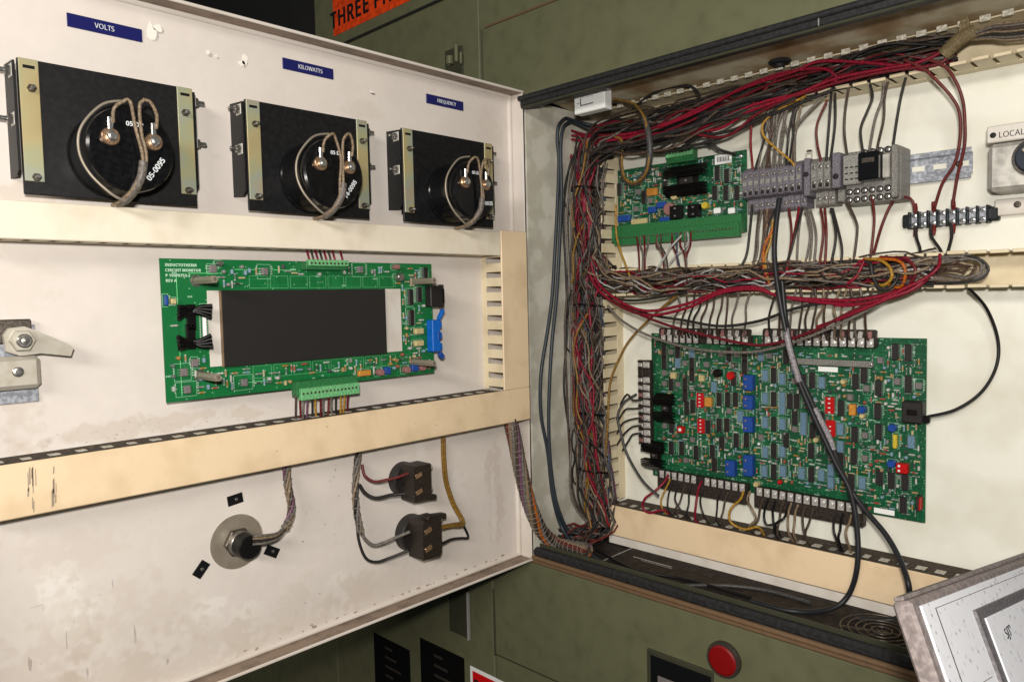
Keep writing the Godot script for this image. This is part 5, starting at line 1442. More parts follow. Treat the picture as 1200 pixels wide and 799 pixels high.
# ---------------------------------------------------------------- cabinet
func build_cabinet() -> void:
	var t := thing("control_cabinet", "olive green control cabinet with a cream interior and black door gasket", "cabinet")
	var W := 0.66
	part(t, "side_wall", box(0.003, 0.65, 0.176, 0.0003), mat("wall_paint"), Vector3(-0.0015, 0.325, -0.092))
	part(t, "right_side_wall", box(0.003, 0.65, 0.176, 0.0003), mat("wall_paint"), Vector3(W + 0.0015, 0.325, -0.092))
	part(t, "ceiling", box(W, 0.003, 0.180, 0.0003), mat("ceiling_paint"), Vector3(W / 2, 0.6525, -0.092), Vector3(-0.09, 0, 0))
	part(t, "floor", box(W, 0.003, 0.176, 0.0003), mat("floor_soot"), Vector3(W / 2, 0.0045, -0.092))
	part(t, "back_wall", box(W, 0.65, 0.003, 0.0003), mat("panel_paint"), Vector3(W / 2, 0.325, -0.1815))
	part(t, "mounting_panel", box(W - 0.006, 0.632, 0.003, 0.0006), mat("panel_paint"), Vector3(W / 2, 0.326, PANEL_Z - 0.0015))
	# rim of the opening: rolled gasket above, ridged sill below
	var g := part(t, "top_gasket", box(W + 0.10, 0.0165, 0.016, 0.004), mat("rubber"), Vector3(W / 2 + 0.048, 0.6435, 0.0))
	part(g, "gasket_bead", tube([Vector3(-0.378, 0.0048, 0.0085), Vector3(0.378, 0.0048, 0.0085)], 0.0036, 12), mat("rubber"))
	part(g, "gasket_lip", box(W + 0.09, 0.003, 0.004, 0.0008), mat("olive_dark"), Vector3(0, -0.0075, 0.007))
	part(g, "gasket_joint", box(0.0012, 0.014, 0.0012, 0.0002), mat("cap_grey"), Vector3(0.0335, 0.001, 0.0092))
	part(t, "sill_ridge", box(W + 0.08, 0.0215, 0.003, 0.0008), mat("olive_dark"), Vector3(W / 2 + 0.036, 0.0095, -0.0165))
	part(t, "sill_gasket", box(W + 0.08, 0.0125, 0.012, 0.0035), mat("rubber"), Vector3(W / 2 + 0.036, 0.0105, -0.0085))
	part(t, "sill_bead", tube([Vector3(0.0, 0.0040, 0.0002), Vector3(W + 0.08, 0.0040, 0.0002)], 0.0032, 12), mat("brown_edge"))
	part(t, "sill_edge", box(W + 0.08, 0.006, 0.010, 0.0025), mat("brown_edge"), Vector3(W / 2 + 0.036, -0.0012, -0.003))
	# machine front
	part(t, "upper_front", box(0.86, 0.62, 0.02, 0.003), mat("olive"), Vector3(0.34, 0.963, -0.012))
	part(t, "lower_front", box(0.86, 0.62, 0.02, 0.002), mat("olive"), Vector3(0.346, -0.315, -0.012))
	part(t, "hinge_front", box(0.442, 1.90, 0.02, 0.002), mat("olive"), Vector3(-0.3085, 0.322, -0.0125))
	part(t, "left_front", box(0.80, 0.8, 0.02, 0.002), mat("olive"), Vector3(-0.932, -0.42, -0.0125))
	part(t, "seam_strip", box(0.34, 0.0035, 0.004, 0.001), mat("rubber"), Vector3(-0.29, 0.832, 0.0005), Vector3(0, 0, 0.0))
	part(t, "seam_strip", box(0.30, 0.0026, 0.002, 0.0006), mat("brown_edge"), Vector3(0.075, 0.766, -0.0005))
	part(t, "seam_strip", box(0.0022, 0.085, 0.002, 0.0006), mat("olive_dark"), Vector3(-0.0805, 0.722, -0.0005))
	part(t, "seam_strip", box(0.0018, 0.105, 0.002, 0.0006), mat("olive_dark"), Vector3(-0.0845, -0.116, -0.0005))
	part(t, "seam_strip", box(0.35, 0.0018, 0.002, 0.0006), mat("olive_dark"), Vector3(0.092, -0.1655, -0.0005))
	part(t, "hinge_post", box(0.0035, 0.078, 0.006, 0.001), mat("cap_grey"), Vector3(-0.1395, -0.122, 0.002))
	part(t, "hinge_plate", box(0.045, 0.080, 0.003, 0.0006), mat("olive_dark"), Vector3(-0.165, -0.12, -0.0005))
	for q in [[-0.131, 0.742, 0.024, 0.0035], [-0.146, 0.735, 0.012, 0.006], [-0.121, 0.733, 0.016, 0.0025]]:
		part(t, "hinge_pin", lathe("pin %.4f" % q[3], [Vector2(q[3], -q[2] / 2), Vector2(q[3], q[2] / 2), Vector2(0, q[2] / 2)], 12), mat("olive"), Vector3(q[0], q[1], 0.004), Vector3(-PI / 2, 0, 0))
	part(t, "hinge_plate", box(0.040, 0.050, 0.002, 0.0005), mat("olive_dark"), Vector3(-0.142, 0.728, -0.0008))

	# on the cabinet floor
	var s := thing("floor_strip", "white painted metal strip standing under the front of the covered duct", "metal strip", Vector3(0.34, 0.0135, -0.1155))
	part(s, "strip", box(0.58, 0.0115, 0.003, 0.0005), mat("strip_white"), Vector3.ZERO)
	var p := thing("access_plate", "dark sooty access plate with worn pale edges on the cabinet floor", "access plate", Vector3(0.290, 0.0062, -0.0775))
	part(p, "plate", box(0.40, 0.0016, 0.080, 0.0004), mat("floor_soot"), Vector3(0, 0.0008, 0))
	part(p, "worn_edge", box(0.40, 0.0006, 0.0022, 0.0002), mat("floor_worn"), Vector3(0, 0.0018, -0.0395))
	part(p, "worn_edge", box(0.0016, 0.0006, 0.076, 0.0002), mat("floor_worn"), Vector3(-0.1985, 0.0018, 0))
	part(p, "groove", box(0.062, 0.0006, 0.0014, 0.0002), mat("floor_worn"), Vector3(-0.145, 0.0018, -0.008))
	part(p, "groove", box(0.050, 0.0006, 0.0012, 0.0002), mat("cover_edge"), Vector3(-0.135, 0.0018, -0.003))
	var gr := thing("fan_grille", "round dark wire fan grille set in the cabinet floor", "fan grille", Vector3(0.452, 0.012, -0.060))
	for i in 5:
		var loop := []
		for k in 29:
			loop.append(Vector3(cos(TAU * k / 28), 0, sin(TAU * k / 28)) * (0.010 + i * 0.0078))
		part(gr, "ring", tube(loop, 0.0012, 6), mat("steel_dark"))
	for k in 4:
		part(gr, "spoke", box(0.085, 0.0016, 0.002, 0.0003), mat("steel_dark"), Vector3(0, -0.0018, 0), Vector3(0, PI * k / 4 + 0.3, 0))

func build_surroundings() -> void:
	structure("wall", box(3.0, 2.6, 0.05, 0.0), mat("wall_dark"), Vector3(-1.6, 0.5, -0.6))
	structure("ground", box(5.0, 0.02, 5.0, 0.0), mat("wall_dark"), Vector3(0, -0.83, 0.8))
	# orange notice on the machine front
	var t := thing("warning_sign", "orange sign with black letters THREE PHASE on the olive cabinet", "sign", Vector3(-0.352, 0.9045, -0.0022))
	part(t, "plate", box(0.228, 0.102, 0.0012, 0.0002), mat("sign_orange"), Vector3.ZERO)
	lettering(t, "THREE PHASE", 0.029, mat("print_black"), Vector3(0.004, -0.024, 0.0008), Vector3.ZERO, true)
	# below the sill
	t = thing("indicator_lamp", "round red indicator lens in a dark bezel below the sill", "indicator", Vector3(0.2995, -0.0475, -0.002))
	t.scale = Vector3.ONE * 0.84
	part(t, "bezel", lathe("bezel", [Vector2(0.025, 0), Vector2(0.025, 0.005), Vector2(0.0235, 0.008), Vector2(0.021, 0.008), Vector2(0.0205, 0.005)], 40), mat("steel_dark"))
	part(t, "lens", lathe("lens", [Vector2(0.0208, 0.003), Vector2(0.0208, 0.008), Vector2(0.018, 0.0095), Vector2(0, 0.0102)], 40), mat("lens_red"))
	t = thing("meter_window", "black recessed window frame below the red indicator", "window frame", Vector3(0.239, -0.125, -0.002))
	part(t, "frame", box(0.092, 0.114, 0.004, 0.001), mat("olive_dark"), Vector3(0, 0, 0.001))
	part(t, "pane", box(0.084, 0.106, 0.002, 0.0004), mat("relay_black"), Vector3(0.002, -0.002, 0.0026))
	part(t, "pointer_plate", box(0.03, 0.012, 0.001, 0.0002), mat("chip_grey"), Vector3(-0.014, 0.022, 0.004))
	for q in [[-0.352, -0.29, 0.106, 0.12, "black instruction plate with worn lettering nearer the free edge of the door"], [-0.213, -0.2625, 0.112, 0.13, "black instruction plate with worn lettering beside the red sign"]]:
		t = thing("instruction_plate", q[4], "plate", Vector3(q[0], q[1], -0.0022), 0.0, "black plates below the door")
		part(t, "plate", box(q[2], q[3], 0.0016, 0.0004), mat("sink_black"), Vector3.ZERO)
		for i in 5:
			part(t, "print", box(0.022 + 0.012 * ((i * 7) % 3), 0.0045, 0.0003, 0.0), mat("steel_dark"), Vector3(-0.008 + 0.006 * (i % 3), q[3] * 0.36 - i * 0.017, 0.001))
	t = thing("danger_sign", "red and white danger sign low on the cabinet front", "sign", Vector3(-0.085, -0.2635, -0.0022))
	part(t, "plate", box(0.116, 0.118, 0.0012, 0.0002), mat("paper_white"), Vector3.ZERO)
	part(t, "red_field", box(0.104, 0.106, 0.0006, 0.0001), mat("sign_red"), Vector3(0, 0, 0.0008))
	lettering(t, "DANGER", 0.018, mat("print_black"), Vector3(0, 0.032, 0.0013), Vector3.ZERO, true)
	# pale metal cover that leans in from the right
	t = thing("metal_cover", "scuffed pale metal cover with dirty grey edges and a raised inner plate", "cover", Vector3(0.58339, 0.18486, 0.28381))
	t.basis = Basis(Vector3(0.104778, -0.122279, -0.986949), Vector3(-0.38272, 0.911022, -0.153503), Vector3(0.917903, 0.393809, 0.048657)).orthonormalized()
	part(t, "body", box(0.268, 0.206, 0.012, 0.002), mat("cover_edge"), Vector3(0.1245, -0.0985, -0.0065))
	part(t, "top_flange", box(0.262, 0.003, 0.006, 0.001), mat("cover_edge"), Vector3(0.1255, 0.0055, -0.009))
	part(t, "face_sheet", box(0.254, 0.1985, 0.0016, 0.0004), mat("cover_white"), Vector3(0.127, -0.0993, 0.0))
	part(t, "scribed_line", box(0.0007, 0.16, 0.0003, 0.0), mat("print_black"), Vector3(0.0174, -0.084, 0.0009))
	part(t, "scribed_line", box(0.22, 0.0004, 0.0003, 0.0), mat("cover_edge"), Vector3(0.1274, -0.0042, 0.0009))
	part(t, "scribed_line", box(0.044, 0.0004, 0.0003, 0.0), mat("cover_edge"), Vector3(0.0400, -0.0525, 0.0009))
	part(t, "raised_frame", box(0.18, 0.17, 0.0026, 0.0006), mat("cover_groove"), Vector3(0.1585, -0.0985, 0.0016))
	part(t, "inner_plate", box(0.17, 0.162, 0.0016, 0.0004), mat("cover_white"), Vector3(0.1625, -0.1010, 0.0030))
	lettering(t, "SJT'", 0.006, mat("print_black"), Vector3(0.105, -0.0335, 0.0040), Vector3(0, 0, 0.1))

# ---------------------------------------------------------------- inside the cabinet
func build_panel_things() -> void:
	# ducts
	var d := thing("wire_duct", "open slotted wire duct under the cabinet ceiling packed with wires", "wire duct", on_panel(0.052, 0.6240), 0.0, "open wire ducts in the cabinet")
	part(d, "base", box(0.590, 0.040, 0.0016, 0.0003), mat("duct_wall"), Vector3(0.295, 0, 0.001))
	part(d, "upper_wall", box(0.590, 0.0016, 0.040, 0.0003), mat("duct_wall"), Vector3(0.295, 0.0205, 0.022))
	for i in 30:
		var f := part(d, "finger", box(0.0042, 0.0016, 0.010, 0.0004), mat("duct_white"), Vector3(0.012 + i * 0.0193, 0.0205, 0.046))
		part(f, "finger_lip", box(0.0100, 0.0062, 0.0024, 0.0006), mat("duct_white"), Vector3(0.002, -0.002, 0.005))
	finger_wall(d, 0.590, -0.0195, 0.050, mat("duct_wall"), true, 0.0193, 0.2)
	d = thing("wire_duct", "open slotted wire duct across the middle of the mounting panel", "wire duct", on_panel(0.052, 0.3945), 0.0, "open wire ducts in the cabinet")
	part(d, "base", box(0.590, 0.034, 0.0016, 0.0003), mat("duct_wall"), Vector3(0.295, 0, 0.001))
	finger_wall(d, 0.590, 0.0172, 0.050, mat("duct_wall"), true, 0.0193, 0.14)
	finger_wall(d, 0.590, -0.0178, 0.050, mat("duct_wall"), true, 0.0193, 0.14)
	d = thing("wire_duct", "upright slotted wire duct beside the wire trunk on the left of the mounting panel", "wire duct", on_panel(0.0475, 0.066), 0.0, "open wire ducts in the cabinet")
	d.rotation = Vector3(0, 0, PI / 2)
	part(d, "base", box(0.535, 0.044, 0.0016, 0.0003), mat("duct_wall"), Vector3(0.2675, 0.022, 0.001))
	finger_wall(d, 0.535, 0.0, 0.050, mat("duct_wall"), false, 0.0205, 0.36)
	d = thing("wire_duct", "covered tan wire duct along the cabinet floor with a sooty slotted top", "wire duct", on_panel(0.0530, 0.0430))
	part(d, "cover", box(0.58, 0.0445, 0.003, 0.0012), mat("duct_cover"), Vector3(0.29, 0, 0.0460))
	part(d, "end_wall", box(0.0016, 0.040, 0.044, 0.0003), mat("duct_wall"), Vector3(0.0008, 0, 0.022))
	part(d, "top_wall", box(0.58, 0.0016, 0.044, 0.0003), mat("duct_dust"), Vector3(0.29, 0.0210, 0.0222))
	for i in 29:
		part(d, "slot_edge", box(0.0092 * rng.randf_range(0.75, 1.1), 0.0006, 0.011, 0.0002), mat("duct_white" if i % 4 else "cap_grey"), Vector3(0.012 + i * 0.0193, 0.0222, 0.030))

	# large board
	var b := thing("circuit_board", "large green control board crowded with chips and screw terminal strips", "circuit board", on_panel(0.2882, 0.216, 0.0125))
	part(b, "board", box(0.362, 0.208, 0.0016, 0.0002), mat("board_edge"), Vector3.ZERO)
	part(b, "copper_face", board_face(0.3615, 0.2076), board_material("control board print", 1400, 804, 3, Color(0.026, 0.285, 0.17), 2.4, BOARD_BIG, 0.362), Vector3(0, 0, 0.00085))
	for c in BOARD_BIG:
		component(b, c[0], c[1], c[2], c[3], c[4])
	terminal_strip(b, Vector3(-0.0915, 0.0975, 0.001), 0.0, 13, 0.0103, true, [6])
	terminal_strip(b, Vector3(0.0630, 0.0985, 0.001), 0.0, 13, 0.0103, true)
	terminal_strip(b, Vector3(-0.0965, -0.0975, 0.001), PI, 13, 0.0103, false, [6])
	terminal_strip(b, Vector3(0.0510, -0.0985, 0.001), PI, 13, 0.0103, false)
	terminal_strip(b, Vector3(-0.1830, 0.0035, 0.001), PI / 2, 11, 0.0110, true, [9])
	var busy := busy_list(BOARD_BIG)
	for q in [[-0.0915, 0.0975, 0.14, 0.026], [0.063, 0.0985, 0.14, 0.026], [-0.0965, -0.0975, 0.14, 0.026], [0.051, -0.0985, 0.14, 0.026], [-0.179, 0.0035, 0.03, 0.125]]:
		busy.append(q)
	var kinds := ["dip", "dipgrey", "dip", "dipblue", "dipgrey"]
	var n := 0
	for iy in 11:
		for ix in 30:
			var p := Vector2(-0.158 + ix * 0.0112, 0.078 - iy * 0.0152)
			var free := true
			for q in busy:
				if absf(p.x - q[0]) < q[2] / 2 + 0.0042 and absf(p.y - q[1]) < q[3] / 2 + 0.0062:
					free = false
			if not free or rng.randf() < 0.42 or p.x > 0.125 and rng.randf() < 0.5:
				continue
			busy.append([p.x, p.y, 0.0095, 0.0125])
			component(b, kinds[n % 5], p.x * 1000, p.y * 1000, 7.0, 11.0)
			n += 1
	small_fill(b, 0.362, 0.208, 560, 41, busy, Rect2(0.12, -0.01, 0.03, 0.03))
	# small board
	b = thing("circuit_board", "small green circuit board with a black heat sink left of the terminals", "circuit board", on_panel(0.155, 0.507, 0.0145))
	b.set_meta("code", true)
	part(b, "board", box(0.204, 0.105, 0.0016, 0.0002), mat("board_edge"), Vector3.ZERO)
	part(b, "copper_face", board_face(0.2035, 0.1046), board_material("small board print", 820, 420, 8, Color(0.022, 0.26, 0.16), 0.9, BOARD_SMALL, 0.204), Vector3(0, 0, 0.00085))
	for c in BOARD_SMALL:
		component(b, c[0], c[1], c[2], c[3], c[4])
	for q in [[0.094, 0.045], [0.094, -0.043], [-0.02, 0.028], [-0.04, 0.046]]:
		part(b, "mounting_screw", dome(0.003, 0.0018), mat("bright"), Vector3(q[0], q[1], 0.0009))
	small_fill(b, 0.204, 0.105, 230, 51, busy_list(BOARD_SMALL))

	# rail with terminals, relay and barrier strip
	var t := thing("mounting_rail", "galvanised mounting rail behind the grey terminal blocks", "rail", on_panel(0.258, 0.5090))
	part(t, "web", box(0.251, 0.022, 0.0016, 0.0003), mat("rail_zinc"), Vector3(0.1255, 0, 0.0012))
	for s in [-1, 1]:
		part(t, "flange", box(0.251, 0.0014, 0.0065, 0.0003), mat("rail_zinc"), Vector3(0.1255, s * 0.0112, 0.0040))
		part(t, "lip", box(0.251, 0.0055, 0.0014, 0.0003), mat("rail_zinc"), Vector3(0.1255, s * 0.0135, 0.0074))
	for i in 3:
		part(t, "slot", box(0.013, 0.0055, 0.0005, 0.0), mat("panel_paint"), Vector3(0.198 + i * 0.0215, 0, 0.0022))
	part(t, "rail_screw", dome(0.0036, 0.002), mat("steel_dark"), Vector3(0.2385, 0.0, 0.002))
	var profile := [Vector2(0.008, -0.0345), Vector2(0.029, -0.0345), Vector2(0.031, -0.0325), Vector2(0.031, -0.0185), Vector2(0.044, -0.0165), Vector2(0.046, -0.0145), Vector2(0.046, 0.0135), Vector2(0.043, 0.0165), Vector2(0.036, 0.0205), Vector2(0.012, 0.0205), Vector2(0.008, 0.017)]
	var sides := [["grey dusty terminal block in the long row on the rail", "terminal blocks in the long row", 0.2700, 10, 0.0076, "terminal_grey"], ["grey dusty terminal block between the end clamp and the relay", "terminal blocks beside the relay", 0.3565, 3, 0.0078, "terminal_pale"]]
	for q in sides:
		var first: Node3D = null
		for i in q[3]:
			var k: Node3D
			if first == null:
				k = thing("terminal_block", q[0], "terminal block", Vector3.ZERO, 0.0, q[1])
				part(k, "body", extruded("terminal slice", profile, 0.0070), mat(q[5]), Vector3(0.0035, 0, 0), Vector3(0, -PI / 2, 0))
				for y in [0.0085, -0.0085]:
					part(k, "terminal_screw", dome(0.0024, 0.0012, 10), mat("steel"), Vector3(0, y, 0.0459))
				part(k, "marker", box(0.005, 0.0055, 0.0012, 0.0003), mat("cap_grey"), Vector3(0, 0, 0.0464))
				part(k, "wire_entry", box(0.0042, 0.0044, 0.001, 0.0), mat("terminal_hole"), Vector3(0, -0.0125, 0.0457))
				part(k, "lower_screw", dome(0.0024, 0.0012, 10), mat("steel"), Vector3(0, -0.0265, 0.0309))
				first = k
			else:
				k = first.duplicate()
				k.name = numbered("terminal_block")
				add_child(k)
			k.position = on_panel(q[2] + i * q[4], 0.5105 + (0.0006 if i % 2 else 0.0), 0.0005 if i % 3 else -0.0002)
	t = thing("end_clamp", "grey end clamp with a screw closing the long terminal row", "end clamp", on_panel(0.3487, 0.5095))
	part(t, "body", box(0.0072, 0.044, 0.044, 0.0012), mat("terminal_grey"), Vector3(0, 0.0, 0.0265))
	part(t, "clamp_screw", dome(0.003, 0.002), mat("terminal_hole"), Vector3(0, 0.003, 0.0485))
	part(t, "bail", tube(smooth([Vector3(-0.003, 0.022, 0.04), Vector3(-0.003, 0.031, 0.04), Vector3(0.003, 0.031, 0.04), Vector3(0.003, 0.022, 0.04)], 0.002), 0.0006, 6), mat("steel"))
	part(t, "bail_cap", dome(0.003, 0.002), mat("olive_dark"), Vector3(0, 0.0305, 0.04), Vector3(-PI / 2, 0, 0))
	t = thing("end_clamp", "mauve grey end clamp standing against the relay socket", "end clamp", on_panel(0.3835, 0.5095))
	part(t, "body", box(0.0095, 0.040, 0.046, 0.0012), mat("terminal_grey"), Vector3(0, 0.003, 0.0275))
	part(t, "clamp_screw", dome(0.0032, 0.002), mat("terminal_hole"), Vector3(0, -0.004, 0.0505))
	part(t, "foot", box(0.0085, 0.014, 0.030, 0.001), mat("terminal_pale"), Vector3(0, -0.024, 0.019))
	t = thing("relay_socket", "dusty relay socket with a plugged black relay and rows of screws", "relay", on_panel(0.4205, 0.5025))
	part(t, "base", box(0.0585, 0.0585, 0.034, 0.0015), mat("terminal_pale"), Vector3(0, 0, 0.025))
	part(t, "label_module", box(0.0195, 0.033, 0.012, 0.001), mat("cap_grey"), Vector3(-0.0185, 0.008, 0.0475))
	for i in 3:
		for j in 3:
			part(t, "module_slot", box(0.0035, 0.0015, 0.0004, 0.0), mat("terminal_hole"), Vector3(-0.0185 + (i - 1) * 0.0055, 0.0105 - j * 0.0065, 0.0537))
	var relay := part(t, "relay_case", box(0.0215, 0.0305, 0.022, 0.0012), mat("relay_black"), Vector3(0.0022, 0.0085, 0.052))
	part(relay, "case_label", box(0.013, 0.005, 0.0003, 0.0), mat("steel_dark"), Vector3(0, 0.006, 0.0111))
	part(t, "relay_bracket", box(0.0075, 0.026, 0.012, 0.001), mat("switch_silver"), Vector3(0.0172, 0.0075, 0.047))
	part(t, "side_post", box(0.0065, 0.0565, 0.012, 0.0015), mat("terminal_pale"), Vector3(0.0255, 0.001, 0.047))
	for i in 7:
		for j in 3:
			var y: float = [0.0265, -0.0155, -0.0245][j]
			if j == 0 and i < 2:
				continue
			var sc := part(t, "terminal_screw", dome(0.0028, 0.0016, 10), mat("steel"), Vector3(-0.0248 + i * 0.0082, y, 0.0420))
			part(sc, "well", washer(0.0029, 0.0037, 0.0012, 12), mat("terminal_hole"))
	t = thing("barrier_strip", "black eight pole barrier strip with three sleeved wires on the panel", "terminal strip", on_panel(0.4885, 0.4520), 0.0)
	t.rotation.z = 0.010
	part(t, "base", box(0.092, 0.0115, 0.012, 0.0008), mat("barrier_black"), Vector3(0, 0, 0.006))
	for i in 9:
		part(t, "barrier", box(0.0020, 0.0185, 0.0175, 0.0006), mat("barrier_black"), Vector3((i - 4) * 0.0094, 0, 0.0092))
	for s in [-1, 1]:
		part(t, "mounting_ear", box(0.0085, 0.0150, 0.008, 0.001), mat("barrier_black"), Vector3(s * 0.0425, 0, 0.0042))
		part(t, "mounting_screw", dome(0.0032, 0.0016), mat("steel"), Vector3(s * 0.0425, 0.003 * s, 0.0082))
	for i in 8:
		var x := (i - 3.5) * 0.0094
		part(t, "jumper_plate", box(0.0062, 0.0165, 0.0012, 0.0003), mat("rail_zinc"), Vector3(x, 0, 0.0126))
		for s in [-1, 1]:
			part(t, "terminal_screw", dome(0.0027, 0.0018, 10), mat("bright"), Vector3(x, s * 0.0048, 0.0130))
	for q in [-0.0310, -0.0127, 0.0062]:
		for s in [-1, 1]:
			part(t, "lug_sleeve", lathe("lug sleeve", [Vector2(0, 0), Vector2(0.0022, 0), Vector2(0.0024, 0.006), Vector2(0.0020, 0.0105), Vector2(0, 0.0105)], 10), mat("sleeve_red"), Vector3(q, s * 0.0078, 0.0150), Vector3(-s * PI / 2 + s * 0.25, 0, 0))
	# switch box
	t = thing("switch_box", "silver switch box with a round black knob and a LOCAL legend plate", "switch box", on_panel(0.5735, 0.5000))
	part(t, "body", box(0.086, 0.0470, 0.048, 0.004), mat("switch_silver"), Vector3(0.002, -0.0055, 0.0245))
	part(t, "legend_plate", box(0.086, 0.0165, 0.0485, 0.001), mat("strip_white"), Vector3(0.001, 0.0275, 0.0248))
	part(t, "plate_screw", dome(0.0028, 0.001), mat("print_black"), Vector3(-0.0365, 0.0265, 0.0491))
	lettering(t, "LOCAL-", 0.0054, mat("print_black"), Vector3(-0.0320, 0.0258, 0.0493), Vector3(0, 0, 0.0), false, true)
	part(t, "knob_ring", lathe("knob ring", [Vector2(0.018, 0), Vector2(0.018, 0.004), Vector2(0.0155, 0.005), Vector2(0.0145, 0.004)], 36), mat("steel"), Vector3(-0.002, 0.0, 0.0485))
	part(t, "knob", lathe("knob", [Vector2(0.0148, 0), Vector2(0.0148, 0.007), Vector2(0.0135, 0.0085), Vector2(0, 0.0085)], 36), mat("switch_knob"), Vector3(-0.002, 0.0, 0.0485))
	part(t, "pointer", box(0.005, 0.022, 0.006, 0.001), mat("washer_dull"), Vector3(-0.002, 0, 0.059), Vector3(0, 0, 0.7))
	t = thing("mounting_bracket", "white bracket with one slotted screw under the switch box", "bracket", on_panel(0.580, 0.4580))
	part(t, "bar", box(0.098, 0.0170, 0.010, 0.0012), mat("strip_white"), Vector3(0, 0, 0.0052))
	var bs := part(t, "screw", dome(0.0034, 0.0018), mat("steel_dark"), Vector3(-0.0285, 0.0015, 0.0102))
	part(bs, "screw_slot", box(0.005, 0.0009, 0.0006, 0.0), mat("print_black"), Vector3(0, 0, 0.0017))
	# white card near the gasket
	t = thing("door_sensor", "white plastic box with faint print hanging by the hinge corner", "sensor", Vector3(0.0915, 0.6350, -0.030))
	part(t, "case", box(0.0515, 0.0290, 0.016, 0.0012), mat("paper_white"), Vector3(0, 0, -0.008))
	part(t, "emblem", box(0.022, 0.0105, 0.0003, 0.0), mat("terminal_grey"), Vector3(-0.004, 0.0, 0.0001))
	part(t, "emblem_field", box(0.020, 0.0085, 0.0003, 0.0), mat("paper_white"), Vector3(-0.003, 0.0005, 0.0003))
	part(t, "emblem_bar", box(0.010, 0.0008, 0.0003, 0.0), mat("terminal_grey"), Vector3(-0.016, -0.001, 0.0001))
	t = thing("grommet", "dark rubber grommet hanging from the stained cabinet ceiling", "grommet", Vector3(0.3195, 0.6495, -0.105))
	part(t, "cap", lathe("grommet", [Vector2(0, 0), Vector2(0.012, 0), Vector2(0.0135, 0.002), Vector2(0.011, 0.004), Vector2(0.006, 0.005), Vector2(0.006, 0.008), Vector2(0, 0.008)], 20), mat("rubber"), Vector3(0, 0, 0), Vector3(PI / 2, 0, 0))

